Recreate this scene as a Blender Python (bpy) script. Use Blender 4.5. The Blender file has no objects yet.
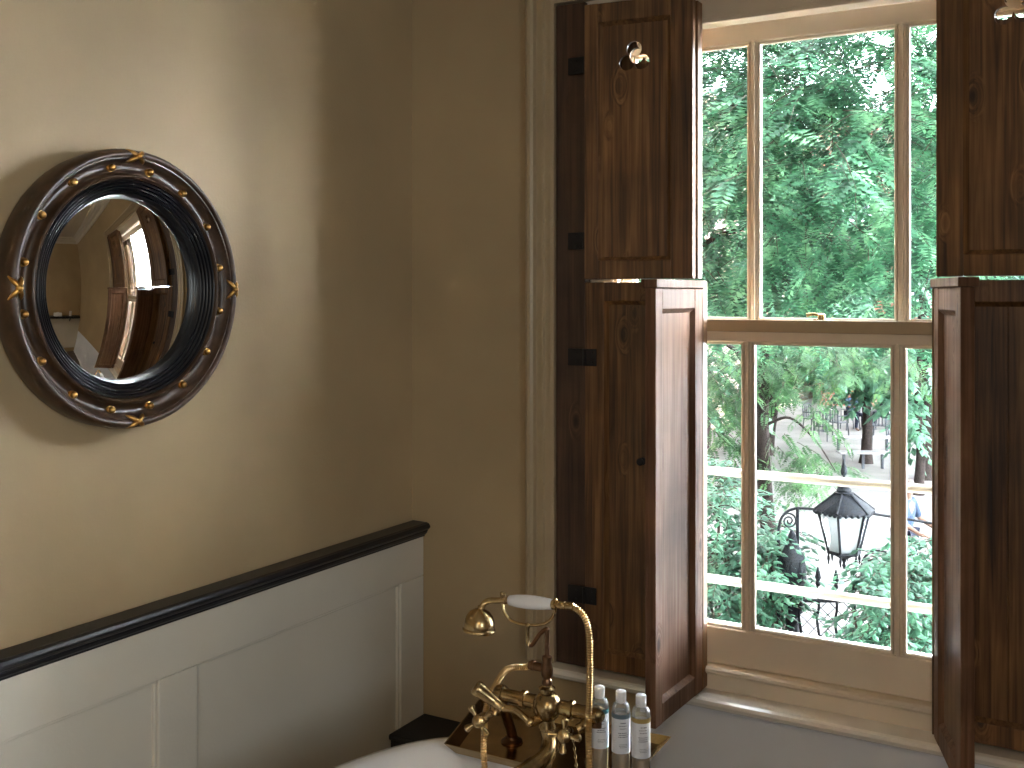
import bpy, bmesh, math, random
import numpy as np
from mathutils import Vector, Matrix, noise

S = bpy.context.scene
COL = S.collection
EYE = 1.62
F = 1060.0
YAW = math.radians(30.2)
# ------------------------------------------------------------------ camera, world, sun, exposure
cam_d = bpy.data.cameras.new('camera'); cam = bpy.data.objects.new('camera', cam_d); COL.objects.link(cam)
cam.location = (0, 0, EYE); cam.rotation_euler = (math.pi/2, 0, YAW)
cam_d.sensor_width = 36; cam_d.lens = 36*F/1024; cam_d.shift_y = -89/1024
cam_d.clip_start = .02; cam_d.clip_end = 300
S.camera = cam
W = bpy.data.worlds.new('world'); S.world = W; W.use_nodes = True
bg = W.node_tree.nodes['Background']
bg.inputs[0].default_value = (.86, .94, 1.0, 1); bg.inputs[1].default_value = 9.0
sun_d = bpy.data.lights.new('sun', 'SUN'); sun = bpy.data.objects.new('sun', sun_d); COL.objects.link(sun)
sun_d.energy = 230.0; sun_d.angle = math.radians(2); sun_d.color = (1, .96, .92)
sun.rotation_euler = (math.radians(64), 0, math.radians(-90))
port_d = bpy.data.lights.new('window_portal', 'AREA'); port = bpy.data.objects.new('window_portal', port_d); COL.objects.link(port)
port_d.shape = 'RECTANGLE'; port_d.size = 1.2; port_d.size_y = 1.7; port_d.cycles.is_portal = True
port.location = (-.66, 2.78, EYE-.13); port.rotation_euler = (-math.pi/2, 0, 0)
lamp_d = bpy.data.lights.new('fill_lamp_light', 'POINT'); lamp = bpy.data.objects.new('fill_lamp_light', lamp_d); COL.objects.link(lamp)
lamp_d.energy = 26; lamp_d.shadow_soft_size = .12; lamp_d.color = (1, .74, .44); lamp.location = (.5, -.9, 2.40)  # warm fill added out of view to lift the dark corner
port2_d = port_d.copy(); port2 = bpy.data.objects.new('fill_window_portal', port2_d); COL.objects.link(port2)  # portals of the unseen windows added for fill
port2_d.size = 1.43; port2_d.size_y = 1.0; port2.location = (2.06, -.425, 1.715); port2.rotation_euler = (0, math.pi/2, 0)
port3_d = port_d.copy(); port3 = bpy.data.objects.new('fill_window_portal', port3_d); COL.objects.link(port3)
port3_d.size = .42; port3_d.size_y = 1.43; port3.location = (.53, -2.76, 1.715); port3.rotation_euler = (math.pi/2, 0, 0)
S.view_settings.view_transform = 'Standard'; S.view_settings.look = 'None'
S.view_settings.gamma = 1; S.view_settings.use_curve_mapping = False
S.view_settings.exposure = 0.32
S.cycles.max_bounces = 10; S.cycles.diffuse_bounces = 6; S.cycles.glossy_bounces = 5; S.cycles.transparent_max_bounces = 16
S.cycles.use_denoising = True
S.cycles.sample_clamp_indirect = 0

RND = random.Random(7)
R = math.radians

# ------------------------------------------------------------------ measuring helper: photo point -> point in the place
def ray(px, py):
    t = (px-512)/F
    c, s = math.cos(YAW), math.sin(YAW)
    return Vector((-s + c*t, c + s*t, -(py-295)/F))
def atY(px, py, Y):
    r = ray(px, py); k = Y/r.y; return Vector((r.x*k, Y, EYE + r.z*k))
def atD(px, py, d):
    r = ray(px, py); return Vector((r.x*d, r.y*d, EYE + r.z*d))

# ------------------------------------------------------------------ materials
def newmat(name):
    m = bpy.data.materials.new(name); m.use_nodes = True
    nt = m.node_tree; nt.nodes.clear()
    out = nt.nodes.new('ShaderNodeOutputMaterial')
    return m, nt, out
def N(nt, t, **kw):
    n = nt.nodes.new(t)
    for k, v in kw.items(): setattr(n, k, v)
    return n
def ramp(nt, stops):
    n = nt.nodes.new('ShaderNodeValToRGB'); cr = n.color_ramp
    while len(cr.elements) < len(stops): cr.elements.new(.5)
    for e, (p, c) in zip(cr.elements, stops):
        e.position = p; e.color = (*c, 1)
    return n
def mat(name, col, rough=.5, metal=0, var=.0, vscale=8, bump=0, bscale=60, spec=.5, coat=0):
    m, nt, out = newmat(name)
    b = N(nt, 'ShaderNodeBsdfPrincipled'); nt.links.new(b.outputs[0], out.inputs[0])
    b.inputs['Base Color'].default_value = (*col, 1); b.inputs['Roughness'].default_value = rough
    b.inputs['Metallic'].default_value = metal; b.inputs['Specular IOR Level'].default_value = spec
    b.inputs['Coat Weight'].default_value = coat
    tc = N(nt, 'ShaderNodeTexCoord')
    if var:
        no = N(nt, 'ShaderNodeTexNoise'); no.inputs['Scale'].default_value = vscale; no.inputs['Detail'].default_value = 4
        nt.links.new(tc.outputs['Object'], no.inputs['Vector'])
        r = ramp(nt, [(.3, tuple(c*(1-var) for c in col)), (.7, tuple(min(1, c*(1+var)) for c in col))])
        nt.links.new(no.outputs[0], r.inputs[0]); nt.links.new(r.outputs[0], b.inputs['Base Color'])
    if bump:
        n2 = N(nt, 'ShaderNodeTexNoise'); n2.inputs['Scale'].default_value = bscale; n2.inputs['Detail'].default_value = 3
        nt.links.new(tc.outputs['Object'], n2.inputs['Vector'])
        bp = N(nt, 'ShaderNodeBump'); bp.inputs['Strength'].default_value = bump; bp.inputs['Distance'].default_value = .01
        nt.links.new(n2.outputs[0], bp.inputs['Height']); nt.links.new(bp.outputs[0], b.inputs['Normal'])
    return m
def wood(name, dark, mid, light, rough=.45, knots=1.0, spec=.5):
    m, nt, out = newmat(name); L = nt.links.new
    b = N(nt, 'ShaderNodeBsdfPrincipled'); L(b.outputs[0], out.inputs[0]); b.inputs['Roughness'].default_value = rough; b.inputs['Specular IOR Level'].default_value = spec
    tc = N(nt, 'ShaderNodeTexCoord'); oi = N(nt, 'ShaderNodeObjectInfo')
    mul = N(nt, 'ShaderNodeMath', operation='MULTIPLY'); mul.inputs[1].default_value = 7.3; L(oi.outputs['Random'], mul.inputs[0])
    add = N(nt, 'ShaderNodeVectorMath', operation='ADD'); L(tc.outputs['Object'], add.inputs[0]); L(mul.outputs[0], add.inputs[1])
    # knots: elongated voronoi cells
    mk = N(nt, 'ShaderNodeMapping'); mk.inputs['Scale'].default_value = (9, 9, 4.2); L(add.outputs[0], mk.inputs[0])
    vo = N(nt, 'ShaderNodeTexVoronoi'); vo.inputs['Scale'].default_value = 1; vo.inputs['Randomness'].default_value = 1; L(mk.outputs[0], vo.inputs['Vector'])
    sm = N(nt, 'ShaderNodeMapRange', interpolation_type='SMOOTHSTEP'); sm.inputs[1].default_value = .03; sm.inputs[2].default_value = .26
    sm.inputs[3].default_value = 1; sm.inputs[4].default_value = 0; L(vo.outputs['Distance'], sm.inputs[0])
    # grain
    mg = N(nt, 'ShaderNodeMapping'); mg.inputs['Scale'].default_value = (48, 48, 1.6); L(add.outputs[0], mg.inputs[0])
    dv = N(nt, 'ShaderNodeVectorMath', operation='SCALE'); dv.inputs[0].default_value = (3.2, 3.2, .4)
    L(sm.outputs[0], dv.inputs['Scale'])
    a2 = N(nt, 'ShaderNodeVectorMath', operation='ADD'); L(mg.outputs[0], a2.inputs[0]); L(dv.outputs[0], a2.inputs[1])
    n1 = N(nt, 'ShaderNodeTexNoise'); n1.inputs['Scale'].default_value = 1; n1.inputs['Detail'].default_value = 6; n1.inputs['Distortion'].default_value = .8
    L(a2.outputs[0], n1.inputs['Vector'])
    mf = N(nt, 'ShaderNodeMapping'); mf.inputs['Scale'].default_value = (170, 170, 5); L(add.outputs[0], mf.inputs[0])
    n3 = N(nt, 'ShaderNodeTexNoise'); n3.inputs['Scale'].default_value = 1; n3.inputs['Detail'].default_value = 3; L(mf.outputs[0], n3.inputs['Vector'])
    mx = N(nt, 'ShaderNodeMix', data_type='FLOAT'); mx.inputs[0].default_value = .32; L(n1.outputs[0], mx.inputs[2]); L(n3.outputs[0], mx.inputs[3])
    r = ramp(nt, [(.33, dark), (.50, mid), (.68, light)]); L(mx.outputs[0], r.inputs[0])
    # large patches of wear
    n4 = N(nt, 'ShaderNodeTexNoise'); n4.inputs['Scale'].default_value = 5; n4.inputs['Detail'].default_value = 3; L(add.outputs[0], n4.inputs['Vector'])
    r4 = ramp(nt, [(.3, (.62, .62, .62)), (.7, (1.15, 1.15, 1.15))]); L(n4.outputs[0], r4.inputs[0])
    m4 = N(nt, 'ShaderNodeMix', data_type='RGBA', blend_type='MULTIPLY'); m4.inputs[0].default_value = 1; L(r.outputs[0], m4.inputs[6]); L(r4.outputs[0], m4.inputs[7])
    kn = N(nt, 'ShaderNodeMapRange', interpolation_type='SMOOTHSTEP'); kn.inputs[1].default_value = .04; kn.inputs[2].default_value = .12
    kn.inputs[3].default_value = .88*knots; kn.inputs[4].default_value = 0; L(vo.outputs['Distance'], kn.inputs[0])
    m5 = N(nt, 'ShaderNodeMix', data_type='RGBA'); L(kn.outputs[0], m5.inputs[0]); L(m4.outputs[2], m5.inputs[6]); m5.inputs[7].default_value = (*[c*.35 for c in dark], 1)
    L(m5.outputs[2], b.inputs['Base Color'])
    bp = N(nt, 'ShaderNodeBump'); bp.inputs['Strength'].default_value = .25; bp.inputs['Distance'].default_value = .004
    L(mx.outputs[0], bp.inputs['Height']); L(bp.outputs[0], b.inputs['Normal'])
    return m
def leafmat(name, c1, c2, c3, trans=.35):
    m, nt, out = newmat(name); L = nt.links.new
    tc = N(nt, 'ShaderNodeTexCoord')
    n1 = N(nt, 'ShaderNodeTexNoise'); n1.inputs['Scale'].default_value = 5.0; n1.inputs['Detail'].default_value = 5; L(tc.outputs['Object'], n1.inputs['Vector'])
    r = ramp(nt, [(.36, c1), (.52, c2), (.66, c3)]); L(n1.outputs[0], r.inputs[0])
    b = N(nt, 'ShaderNodeBsdfPrincipled'); b.inputs['Roughness'].default_value = .5; L(r.outputs[0], b.inputs['Base Color'])
    t = N(nt, 'ShaderNodeBsdfTranslucent'); L(r.outputs[0], t.inputs[0])
    mx = N(nt, 'ShaderNodeMixShader'); mx.inputs[0].default_value = trans; L(b.outputs[0], mx.inputs[1]); L(t.outputs[0], mx.inputs[2]); L(mx.outputs[0], out.inputs[0])
    return m
def glassmat(name, tint=(1, 1, 1), refl=.05, rough=0.0, body=None, bodyfac=0):
    m, nt, out = newmat(name); L = nt.links.new
    t = N(nt, 'ShaderNodeBsdfTransparent'); t.inputs[0].default_value = (*tint, 1)
    g = N(nt, 'ShaderNodeBsdfGlossy'); g.inputs['Roughness'].default_value = rough
    lw = N(nt, 'ShaderNodeFresnel'); lw.inputs[0].default_value = 1.45
    mx = N(nt, 'ShaderNodeMixShader'); L(lw.outputs[0], mx.inputs[0])
    L(t.outputs[0], mx.inputs[1]); L(g.outputs[0], mx.inputs[2])
    last = mx
    if body:
        d = N(nt, 'ShaderNodeBsdfPrincipled'); d.inputs['Base Color'].default_value = (*body, 1); d.inputs['Roughness'].default_value = .25
        m2 = N(nt, 'ShaderNodeMixShader'); m2.inputs[0].default_value = bodyfac; L(mx.outputs[0], m2.inputs[1]); L(d.outputs[0], m2.inputs[2]); last = m2
    L(last.outputs[0], out.inputs[0])
    return m
def wallpaint(name, c, blotch=.10):
    m, nt, out = newmat(name); L = nt.links.new
    b = N(nt, 'ShaderNodeBsdfPrincipled'); L(b.outputs[0], out.inputs[0]); b.inputs['Roughness'].default_value = .55; b.inputs['Specular IOR Level'].default_value = .3
    tc = N(nt, 'ShaderNodeTexCoord')
    n = N(nt, 'ShaderNodeTexNoise'); n.inputs['Scale'].default_value = 2.2; n.inputs['Detail'].default_value = 5; L(tc.outputs['Object'], n.inputs['Vector'])
    r = ramp(nt, [(.3, tuple(x*(1-blotch) for x in c)), (.7, tuple(x*(1+blotch*.6) for x in c))]); L(n.outputs[0], r.inputs[0]); L(r.outputs[0], b.inputs['Base Color'])
    n2 = N(nt, 'ShaderNodeTexNoise'); n2.inputs['Scale'].default_value = 130; n2.inputs['Detail'].default_value = 3; L(tc.outputs['Object'], n2.inputs['Vector'])
    n3 = N(nt, 'ShaderNodeTexNoise'); n3.inputs['Scale'].default_value = 3; n3.inputs['Detail'].default_value = 1; L(tc.outputs['Object'], n3.inputs['Vector'])
    b1 = N(nt, 'ShaderNodeBump'); b1.inputs['Strength'].default_value = .12; b1.inputs['Distance'].default_value = .003; L(n2.outputs[0], b1.inputs['Height'])
    b2 = N(nt, 'ShaderNodeBump'); b2.inputs['Strength'].default_value = .35; b2.inputs['Distance'].default_value = .03; L(n3.outputs[0], b2.inputs['Height'])
    L(b1.outputs[0], b2.inputs['Normal']); L(b2.outputs[0], b.inputs['Normal'])
    return m
def brickmat(name, c1, c2, mortar, scale=3.2, w=.75, h=.25):
    m, nt, out = newmat(name); L = nt.links.new
    b = N(nt, 'ShaderNodeBsdfPrincipled'); L(b.outputs[0], out.inputs[0]); b.inputs['Roughness'].default_value = .9
    tc = N(nt, 'ShaderNodeTexCoord'); sx = N(nt, 'ShaderNodeSeparateXYZ'); L(tc.outputs['Object'], sx.inputs[0])
    ad = N(nt, 'ShaderNodeMath', operation='ADD'); L(sx.outputs[0], ad.inputs[0]); L(sx.outputs[1], ad.inputs[1])
    cx = N(nt, 'ShaderNodeCombineXYZ'); L(ad.outputs[0], cx.inputs[0]); L(sx.outputs[2], cx.inputs[1])
    br = N(nt, 'ShaderNodeTexBrick'); L(cx.outputs[0], br.inputs['Vector']); br.inputs['Scale'].default_value = scale
    br.inputs['Color1'].default_value = (*c1, 1); br.inputs['Color2'].default_value = (*c2, 1); br.inputs['Mortar'].default_value = (*mortar, 1)
    br.inputs['Brick Width'].default_value = w; br.inputs['Row Height'].default_value = h; br.inputs['Mortar Size'].default_value = .02
    L(br.outputs[0], b.inputs['Base Color'])
    return m

M = {}
M['wall'] = wallpaint('khaki_wall_paint', (.445, .335, .195))
M['wains'] = wallpaint('wainscot_paint', (.68, .64, .55), .05)
M['grey'] = wallpaint('grey_lower_wall_paint', (.82, .84, .90), .04)
M['trim'] = mat('khaki_trim_gloss_paint', (.43, .34, .215), .32, var=.05)
M['sash'] = mat('cream_window_paint', (.74, .64, .51), .35, var=.04)
M['sill_lit'] = mat('daylit_sill_paint', (.84, .80, .73), .18, var=.03, coat=.8)  # sill kept pale, the daylight on it put into its colour
M['bar'] = mat('cream_bar_paint', (.62, .57, .47), .4)
M['ceil'] = mat('ceiling_paint', (.62, .57, .48), .8)
M['black'] = mat('black_gloss_paint', (.009, .010, .014), .33)
M['blackm'] = mat('black_matt_paint', (.012, .012, .014), .6)
M['floor'] = wood('floor_board', (.05, .03, .02), (.09, .055, .035), (.13, .08, .05), .4, .3)
M['shut'] = wood('old_pine_shutter', (.048, .020, .007), (.165, .077, .025), (.30, .158, .056), .48)
M['shutlow'] = wood('lit_pine_shutter', (.085, .036, .017), (.155, .078, .043), (.235, .130, .080), .62, spec=.2)  # pine copy re-toned for window light on the two swung leaves
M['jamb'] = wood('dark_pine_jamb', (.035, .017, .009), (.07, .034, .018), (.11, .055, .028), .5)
M['iron'] = mat('black_iron', (.012, .012, .013), .55, .3)
M['brass'] = mat('aged_brass', (.50, .36, .18), .25, 1, var=.38, vscale=45)
M['brassb'] = mat('dull_aged_brass', (.36, .25, .12), .27, 1, var=.42, vscale=38)
M['brassd'] = mat('tarnished_bronze_brass', (.20, .11, .06), .30, 1, var=.3, vscale=40)
M['brasst'] = mat('brass_tray_sheet', (.36, .25, .12), .20, 1, var=.25, vscale=14)
M['hose'] = mat('brass_hose', (.72, .52, .27), .28, 1)
M['porc'] = mat('white_porcelain', (.80, .80, .82), .12, coat=.6)
M['enamel'] = mat('white_enamel', (.84, .84, .86), .14, coat=.5)
M['frame'] = mat('bronzed_mirror_wood', (.055, .028, .013), .42, 0, var=.45, vscale=30, coat=.12)
M['ebony'] = mat('ebonised_ring', (.006, .007, .010), .34, coat=.15)
M['gold'] = mat('gilt', (.62, .36, .11), .3, 1, var=.25, vscale=60)
M['mirror'] = mat('mirror_silver', (.93, .93, .90), .012, 1)
M['glass'] = glassmat('window_glass', (.97, .985, .98))
M['cap'] = mat('white_bottle_cap', (.80, .81, .84), .3)
M['label'] = mat('bottle_label', (.72, .74, .78), .35)
M['teal'] = mat('teal_label_band', (.02, .11, .12), .4)
M['slate'] = mat('slate_label_band', (.12, .17, .21), .4)
M['ochre'] = mat('ochre_label_band', (.33, .24, .08), .4)
M['ink'] = mat('label_ink', (.10, .12, .14), .5)
M['clear'] = glassmat('bottle_plastic', (.90, .91, .90), body=(.80, .79, .76), bodyfac=.20)
M['liquid'] = glassmat('amber_shower_gel', (.85, .66, .38), body=(.60, .38, .15), bodyfac=.80)
M['asphalt'] = mat('pale_stone_paving', (.115, .111, .108), .9, var=.22, vscale=1.2)
M['stone'] = mat('outer_stone_sill', (.50, .51, .52), .8, var=.15, vscale=10)
M['redb'] = brickmat('red_brick', (.22, .085, .06), (.27, .115, .08), (.24, .20, .17), 1.0, .45, .15)
M['brown'] = brickmat('stock_brick', (.28, .20, .15), (.36, .27, .20), (.45, .42, .38), 1.0, .45, .15)
M['stucco'] = mat('white_stucco', (.72, .79, .86), .7, var=.05)
M['pane'] = mat('dark_window_pane', (.06, .08, .11), .08)
M['leafn'] = leafmat('dappled_locust_leaf', (.010, .048, .024), (.042, .155, .078), (.17, .36, .19))  # wide tone spread paints sun dapple and shade into the crown
M['leaff'] = leafmat('plaza_leaf', (.022, .075, .045), (.05, .14, .080), (.09, .20, .11))
M['leafy'] = leafmat('slender_tree_leaf', (.012, .045, .015), (.032, .10, .032), (.075, .17, .05))  # yellower green of the slender tree's leaves
M['leafs'] = leafmat('shrub_leaf', (.012, .055, .032), (.032, .12, .066), (.07, .19, .11), .25)
M['bark'] = mat('grey_bark', (.022, .017, .016), .95, spec=.1, var=.4, vscale=14, bump=.6, bscale=30)
M['twig'] = mat('twig_bark', (.05, .04, .03), .9)
M['lampiron'] = mat('weathered_black_lantern_iron', (.009, .011, .015), .75, .0, var=.6, vscale=60, spec=.15)
M['lampglass'] = glassmat('frosted_lantern_glass', (.80, .85, .86), body=(.50, .55, .57), bodyfac=.38)
M['furn'] = mat('silver_grey_furniture', (.045, .050, .060), .7, spec=.2)
M['furnd'] = mat('dark_woven_back', (.16, .12, .12), .8)
M['tabletop'] = mat('pale_table_top', (.16, .16, .17), .6)
M['skin'] = mat('skin', (.10, .058, .042), .7, spec=.15)
M['hairr'] = mat('reddish_hair', (.22, .08, .03), .7)
M['haird'] = mat('dark_hair', (.03, .02, .015), .7)
M['shirtb'] = mat('pale_blue_cloth', (.020, .034, .06), .8, spec=.1)
M['jeans'] = mat('dark_navy_cloth', (.007, .009, .018), .8, spec=.1)
M['tyre'] = mat('bicycle_tyre_rubber', (.008, .008, .01), .8, spec=.2)
M['chrome'] = mat('bicycle_metal', (.06, .06, .065), .4, .5)
M['bag'] = mat('black_bag_cloth', (.015, .015, .017), .6)
M['plastic'] = mat('cream_box_card', (.62, .58, .50), .6)

# ------------------------------------------------------------------ geometry helpers
def frames(pts):
    T = []
    n = len(pts)
    for i in range(n):
        a = pts[max(0, i-1)]; b = pts[min(n-1, i+1)]
        d = (b-a); T.append(d.normalized() if d.length > 1e-9 else Vector((0, 0, 1)))
    up = Vector((0, 0, 1)) if abs(T[0].z) < .9 else Vector((1, 0, 0))
    u = (up - T[0]*up.dot(T[0])).normalized()
    out = []
    for t in T:
        u = (u - t*u.dot(t))
        u = u.normalized() if u.length > 1e-6 else t.orthogonal().normalized()
        out.append((t, u, t.cross(u)))
    return out
def catmull(pts, n=8):
    P = [Vector(p) for p in pts]; Q = [P[0]*2-P[1]] + P + [P[-1]*2-P[-2]]; out = []
    for i in range(1, len(Q)-2):
        for k in range(n):
            t = k/n; a, b, c, d = Q[i-1], Q[i], Q[i+1], Q[i+2]
            out.append(.5*((2*b) + (c-a)*t + (2*a-5*b+4*c-d)*t*t + (3*b-a-3*c+d)*t**3))
    out.append(P[-1]); return out
class MB:
    def __init__(s): s.v = []; s.f = []; s.mi = []; s.cur = 0; s.smooth = []
    def add(s, vs, fs, smooth=False):
        o = len(s.v); s.v += [tuple(v) for v in vs]
        for f in fs: s.f.append(tuple(i+o for i in f)); s.mi.append(s.cur); s.smooth.append(smooth)
        return s
    def box(s, x0, x1, y0, y1, z0, z1, bev=0, mtx=None):
        bm = bmesh.new(); bmesh.ops.create_cube(bm, size=1)
        for v in bm.verts:
            v.co = Vector(((x0+x1)/2 + v.co.x*(x1-x0), (y0+y1)/2 + v.co.y*(y1-y0), (z0+z1)/2 + v.co.z*(z1-z0)))
        if bev: bmesh.ops.bevel(bm, geom=bm.edges[:], offset=min(bev, .45*min(abs(x1-x0), abs(y1-y0), abs(z1-z0))), segments=2, affect='EDGES', profile=.5)
        s.frombm(bm, mtx, False); return s
    def frombm(s, bm, mtx=None, smooth=False):
        if mtx is not None: bmesh.ops.transform(bm, matrix=mtx, verts=bm.verts)
        bm.verts.index_update()
        s.add([v.co[:] for v in bm.verts], [[v.index for v in f.verts] for f in bm.faces], smooth); bm.free()
    def tube(s, pts, r, n=12, caps=True, closed=False):
        pts = [Vector(p) for p in pts]; m = len(pts)
        rs = r if isinstance(r, (list, tuple)) else [r]*m
        fr = frames(pts); V = []; Fc = []
        for i, p in enumerate(pts):
            t, u, w = fr[i]
            for k in range(n):
                a = 2*math.pi*k/n; V.append(p + (u*math.cos(a)+w*math.sin(a))*rs[i])
        for i in range(m-1):
            for k in range(n):
                Fc.append((i*n+k, i*n+(k+1) % n, (i+1)*n+(k+1) % n, (i+1)*n+k))
        if closed:
            for k in range(n): Fc.append(((m-1)*n+k, (m-1)*n+(k+1) % n, (k+1) % n, k))
        elif caps:
            Fc.append(tuple(reversed(range(n)))); Fc.append(tuple((m-1)*n+k for k in range(n)))
        return s.add(V, Fc, True)
    def lathe(s, prof, origin=(0, 0, 0), axis=(0, 0, 1), n=32, caps=True):
        """prof: list of (radius, distance along axis)"""
        ax = Vector(axis).normalized(); u = ax.orthogonal().normalized(); w = ax.cross(u); o = Vector(origin)
        V = []; Fc = []; m = len(prof)
        for r, h in prof:
            for k in range(n):
                a = 2*math.pi*k/n; V.append(o + ax*h + (u*math.cos(a)+w*math.sin(a))*max(r, 1e-5))
        for i in range(m-1):
            for k in range(n): Fc.append((i*n+k, i*n+(k+1) % n, (i+1)*n+(k+1) % n, (i+1)*n+k))
        if caps:
            Fc.append(tuple(reversed(range(n)))); Fc.append(tuple((m-1)*n+k for k in range(n)))
        return s.add(V, Fc, True)
    def ball(s, c, r, sc=(1, 1, 1), mtx=None, seg=16):
        bm = bmesh.new(); bmesh.ops.create_uvsphere(bm, u_segments=seg, v_segments=max(6, seg//2+2), radius=r)
        X = Matrix.Diagonal((*sc, 1))
        if mtx is not None: X = mtx @ X
        s.frombm(bm, Matrix.Translation(Vector(c)) @ X, True); return s
    def prism(s, poly, axis, a, b):
        """extrude 2-D polygon along axis ('x','y','z') from a to b"""
        n = len(poly)
        def p3(p, h):
            return {'x': (h, p[0], p[1]), 'y': (p[0], h, p[1]), 'z': (p[0], p[1], h)}[axis]
        V = [p3(p, a) for p in poly] + [p3(p, b) for p in poly]
        Fc = [(i, (i+1) % n, n+(i+1) % n, n+i) for i in range(n)] + [tuple(reversed(range(n))), tuple(range(n, 2*n))]
        return s.add(V, Fc)
    def build(s, name, mats, parent=None, loc=None, label=None, fix=True):
        me = bpy.data.meshes.new(name); me.from_pydata(s.v, [], s.f)
        ms = mats if isinstance(mats, (list, tuple)) else [mats]
        for m_ in ms: me.materials.append(m_)
        me.polygons.foreach_set('material_index', s.mi); me.polygons.foreach_set('use_smooth', s.smooth)
        if fix and len(s.f) < 60000:
            bm = bmesh.new(); bm.from_mesh(me); bmesh.ops.recalc_face_normals(bm, faces=bm.faces); bm.to_mesh(me); bm.free()
        me.update()
        if any(s.smooth) and len(s.f) < 60000:
            try: me.set_sharp_from_angle(angle=R(50))
            except Exception: pass
        o = bpy.data.objects.new(name, me); COL.objects.link(o)
        if parent: o.parent = parent
        if loc is not None: o.location = loc
        if label: o['label'] = label
        return o
def thing(name, label=None, cat=None, loc=(0, 0, 0), rz=0, group=None, kind=None):
    o = bpy.data.objects.new(name, None); COL.objects.link(o); o.location = loc; o.rotation_euler = (0, 0, rz); o.empty_display_size = .05
    return tag(o, label, cat, group, kind)
def tag(o, label=None, cat=None, group=None, kind=None):
    if label: o['label'] = label
    if cat: o['category'] = cat
    if group: o['group'] = group
    if kind: o['kind'] = kind
    return o
def dup(o, parent=None):
    c = o.copy(); COL.objects.link(c); c.parent = parent
    for ch in list(o.children): dup(ch, c)
    return c

# ------------------------------------------------------------------ room shell
XL, XR, YB, YF, ZC = -1.86, 1.9, 2.60, -2.6, 2.95
WT = .22
CX = -.657                       # window centre
OX0, OX1 = -1.366, .052          # opening
OZ0, OZ1 = EYE-1.04, EYE+.80
def rel(z): return EYE + z
fl = tag(MB().box(XL-.2, XR+.2, YF-.2, YB+.02, -.12, 0).build('floor', M['floor']), kind='structure', label='dark floorboards of the bathroom')
ce = MB().box(XL-.2, XR+.2, YF-.2, YB+WT, ZC, ZC+.15)
ce = tag(ce.build('ceiling', M['ceil']), kind='structure', label='pale ceiling seen in the round mirror')
# cornice round the room
co = MB()
prof = [(0, 0), (.02, 0), (.03, .05), (.06, .075), (.065, .10), (.10, .12), (.11, .15), (0, .15)]
co.prism([(XL+a, ZC-.15+b) for a, b in prof], 'y', YF, YB)
co.prism([(XR-a, ZC-.15+b) for a, b in prof], 'y', YF, YB)
co.prism([(YB-a, ZC-.15+b) for a, b in prof], 'x', XL, XR)
co.prism([(YF+a, ZC-.15+b) for a, b in prof], 'x', XL, XR)
tag(co.build('trim_3', M['ceil']), kind='structure', label='moulded cornice under the ceiling')
wl = tag(MB().box(XL-.2, XL, YF-.2, YB+WT, 0, ZC).build('wall_left', M['wall']), kind='structure', label='khaki painted left wall carrying the round mirror')
# wainscot on the left wall
ws = MB(); XW = -1.817; ztop = rel(-.705)
ws.box(XL-.001, XW-.014, YF, YB-.001, .12, ztop)
def wrail(y0, y1, z0, z1): ws.box(XW-.015, XW, y0, y1, z0, z1, .003)
wrail(YF, YB-.001, rel(-.835), ztop)
wrail(YF, YB-.001, .12, .30)
stiles = [(2.485, 2.599), (1.601, 1.712), (.717, .828), (-.167, -.056), (-1.051, -.940), (-1.935, -1.824)]
for a, b in stiles: wrail(a, b, .30, rel(-.835))
edges = [(1.712, 2.485), (.828, 1.601), (-.056, .717), (-.940, -.167), (-1.824, -1.051)]
for a, b in edges:      # small moulded bead round each panel
    zt = rel(-.835); zb = .30
    for (u0, u1, w0, w1) in ((a, b, zt-.008, zt), (a, b, zb, zb+.008), (a, a+.008, zb, zt), (b-.008, b, zb, zt)):
        ws.box(XW-.015, XW-.006, u0, u1, w0, w1, .003)
ws.build('wainscot', M['wains'], wl, label='panelled wainscot painted pale khaki')
sk = MB(); sk.prism([(XL, 0), (-1.80, 0), (-1.80, .10), (-1.81, .12), (-1.817, .13), (XL, .13)], 'y', YF, YB-.001)
tag(sk.build('baseboard_left', M['black']), kind='structure', label='black skirting below the wainscot')
# dado rail
dr = MB()
pz = rel(-.676)
dp = [(XL-.001, pz-.004), (-1.855, pz+.001), (-1.806, pz), (-1.798, pz-.003), (-1.794, pz-.009), (-1.794, pz-.014), (-1.798, pz-.019), (-1.803, pz-.022),
      (-1.803, pz-.026), (-1.807, pz-.033), (-1.813, pz-.038), (-1.814, pz-.042), (XL-.001, pz-.042)]
dr.prism(dp, 'y', YF, YB-.001)
tag(dr.build('trim_2', M['black']), kind='structure', label='glossy black dado rail on top of the wainscot')
# window wall with the opening
wb = MB()
Y1 = YB+WT
wb.box(XL, OX0, YB, Y1, OZ0, ZC); wb.box(OX1, XR, YB, Y1, OZ0, ZC)
wb.box(OX0, OX1, YB, Y1, OZ1+.06, ZC)
wbo = tag(wb.build('wall_back', M['wall']), kind='structure', label='khaki painted wall around the sash window')
wb2 = MB(); wb2.box(XL, -1.12, YB, Y1, 0, OZ0); wb2.build('lower_corner_wall', M['wall'], wbo)  # khaki carried under the sill, its darker tone standing for leaf shade
wg = MB(); wg.box(-1.12, XR, YB, Y1, 0, OZ0)
wg.build('lower_wall', M['grey'], wbo, label='grey painted wall under the window sill')
ex = MB(); ex.box(XL-5, OX0-.0, Y1, Y1+.03, -2.9, 7); ex.box(OX1, XR+5, Y1, Y1+.03, -2.9, 7); ex.box(OX0, OX1, Y1, Y1+.03, OZ1+.02, 7); ex.box(OX0, OX1, Y1, Y1+.03, -2.9, OZ0)
ex.build('outer_brickwork', M['brown'], wbo)
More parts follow.
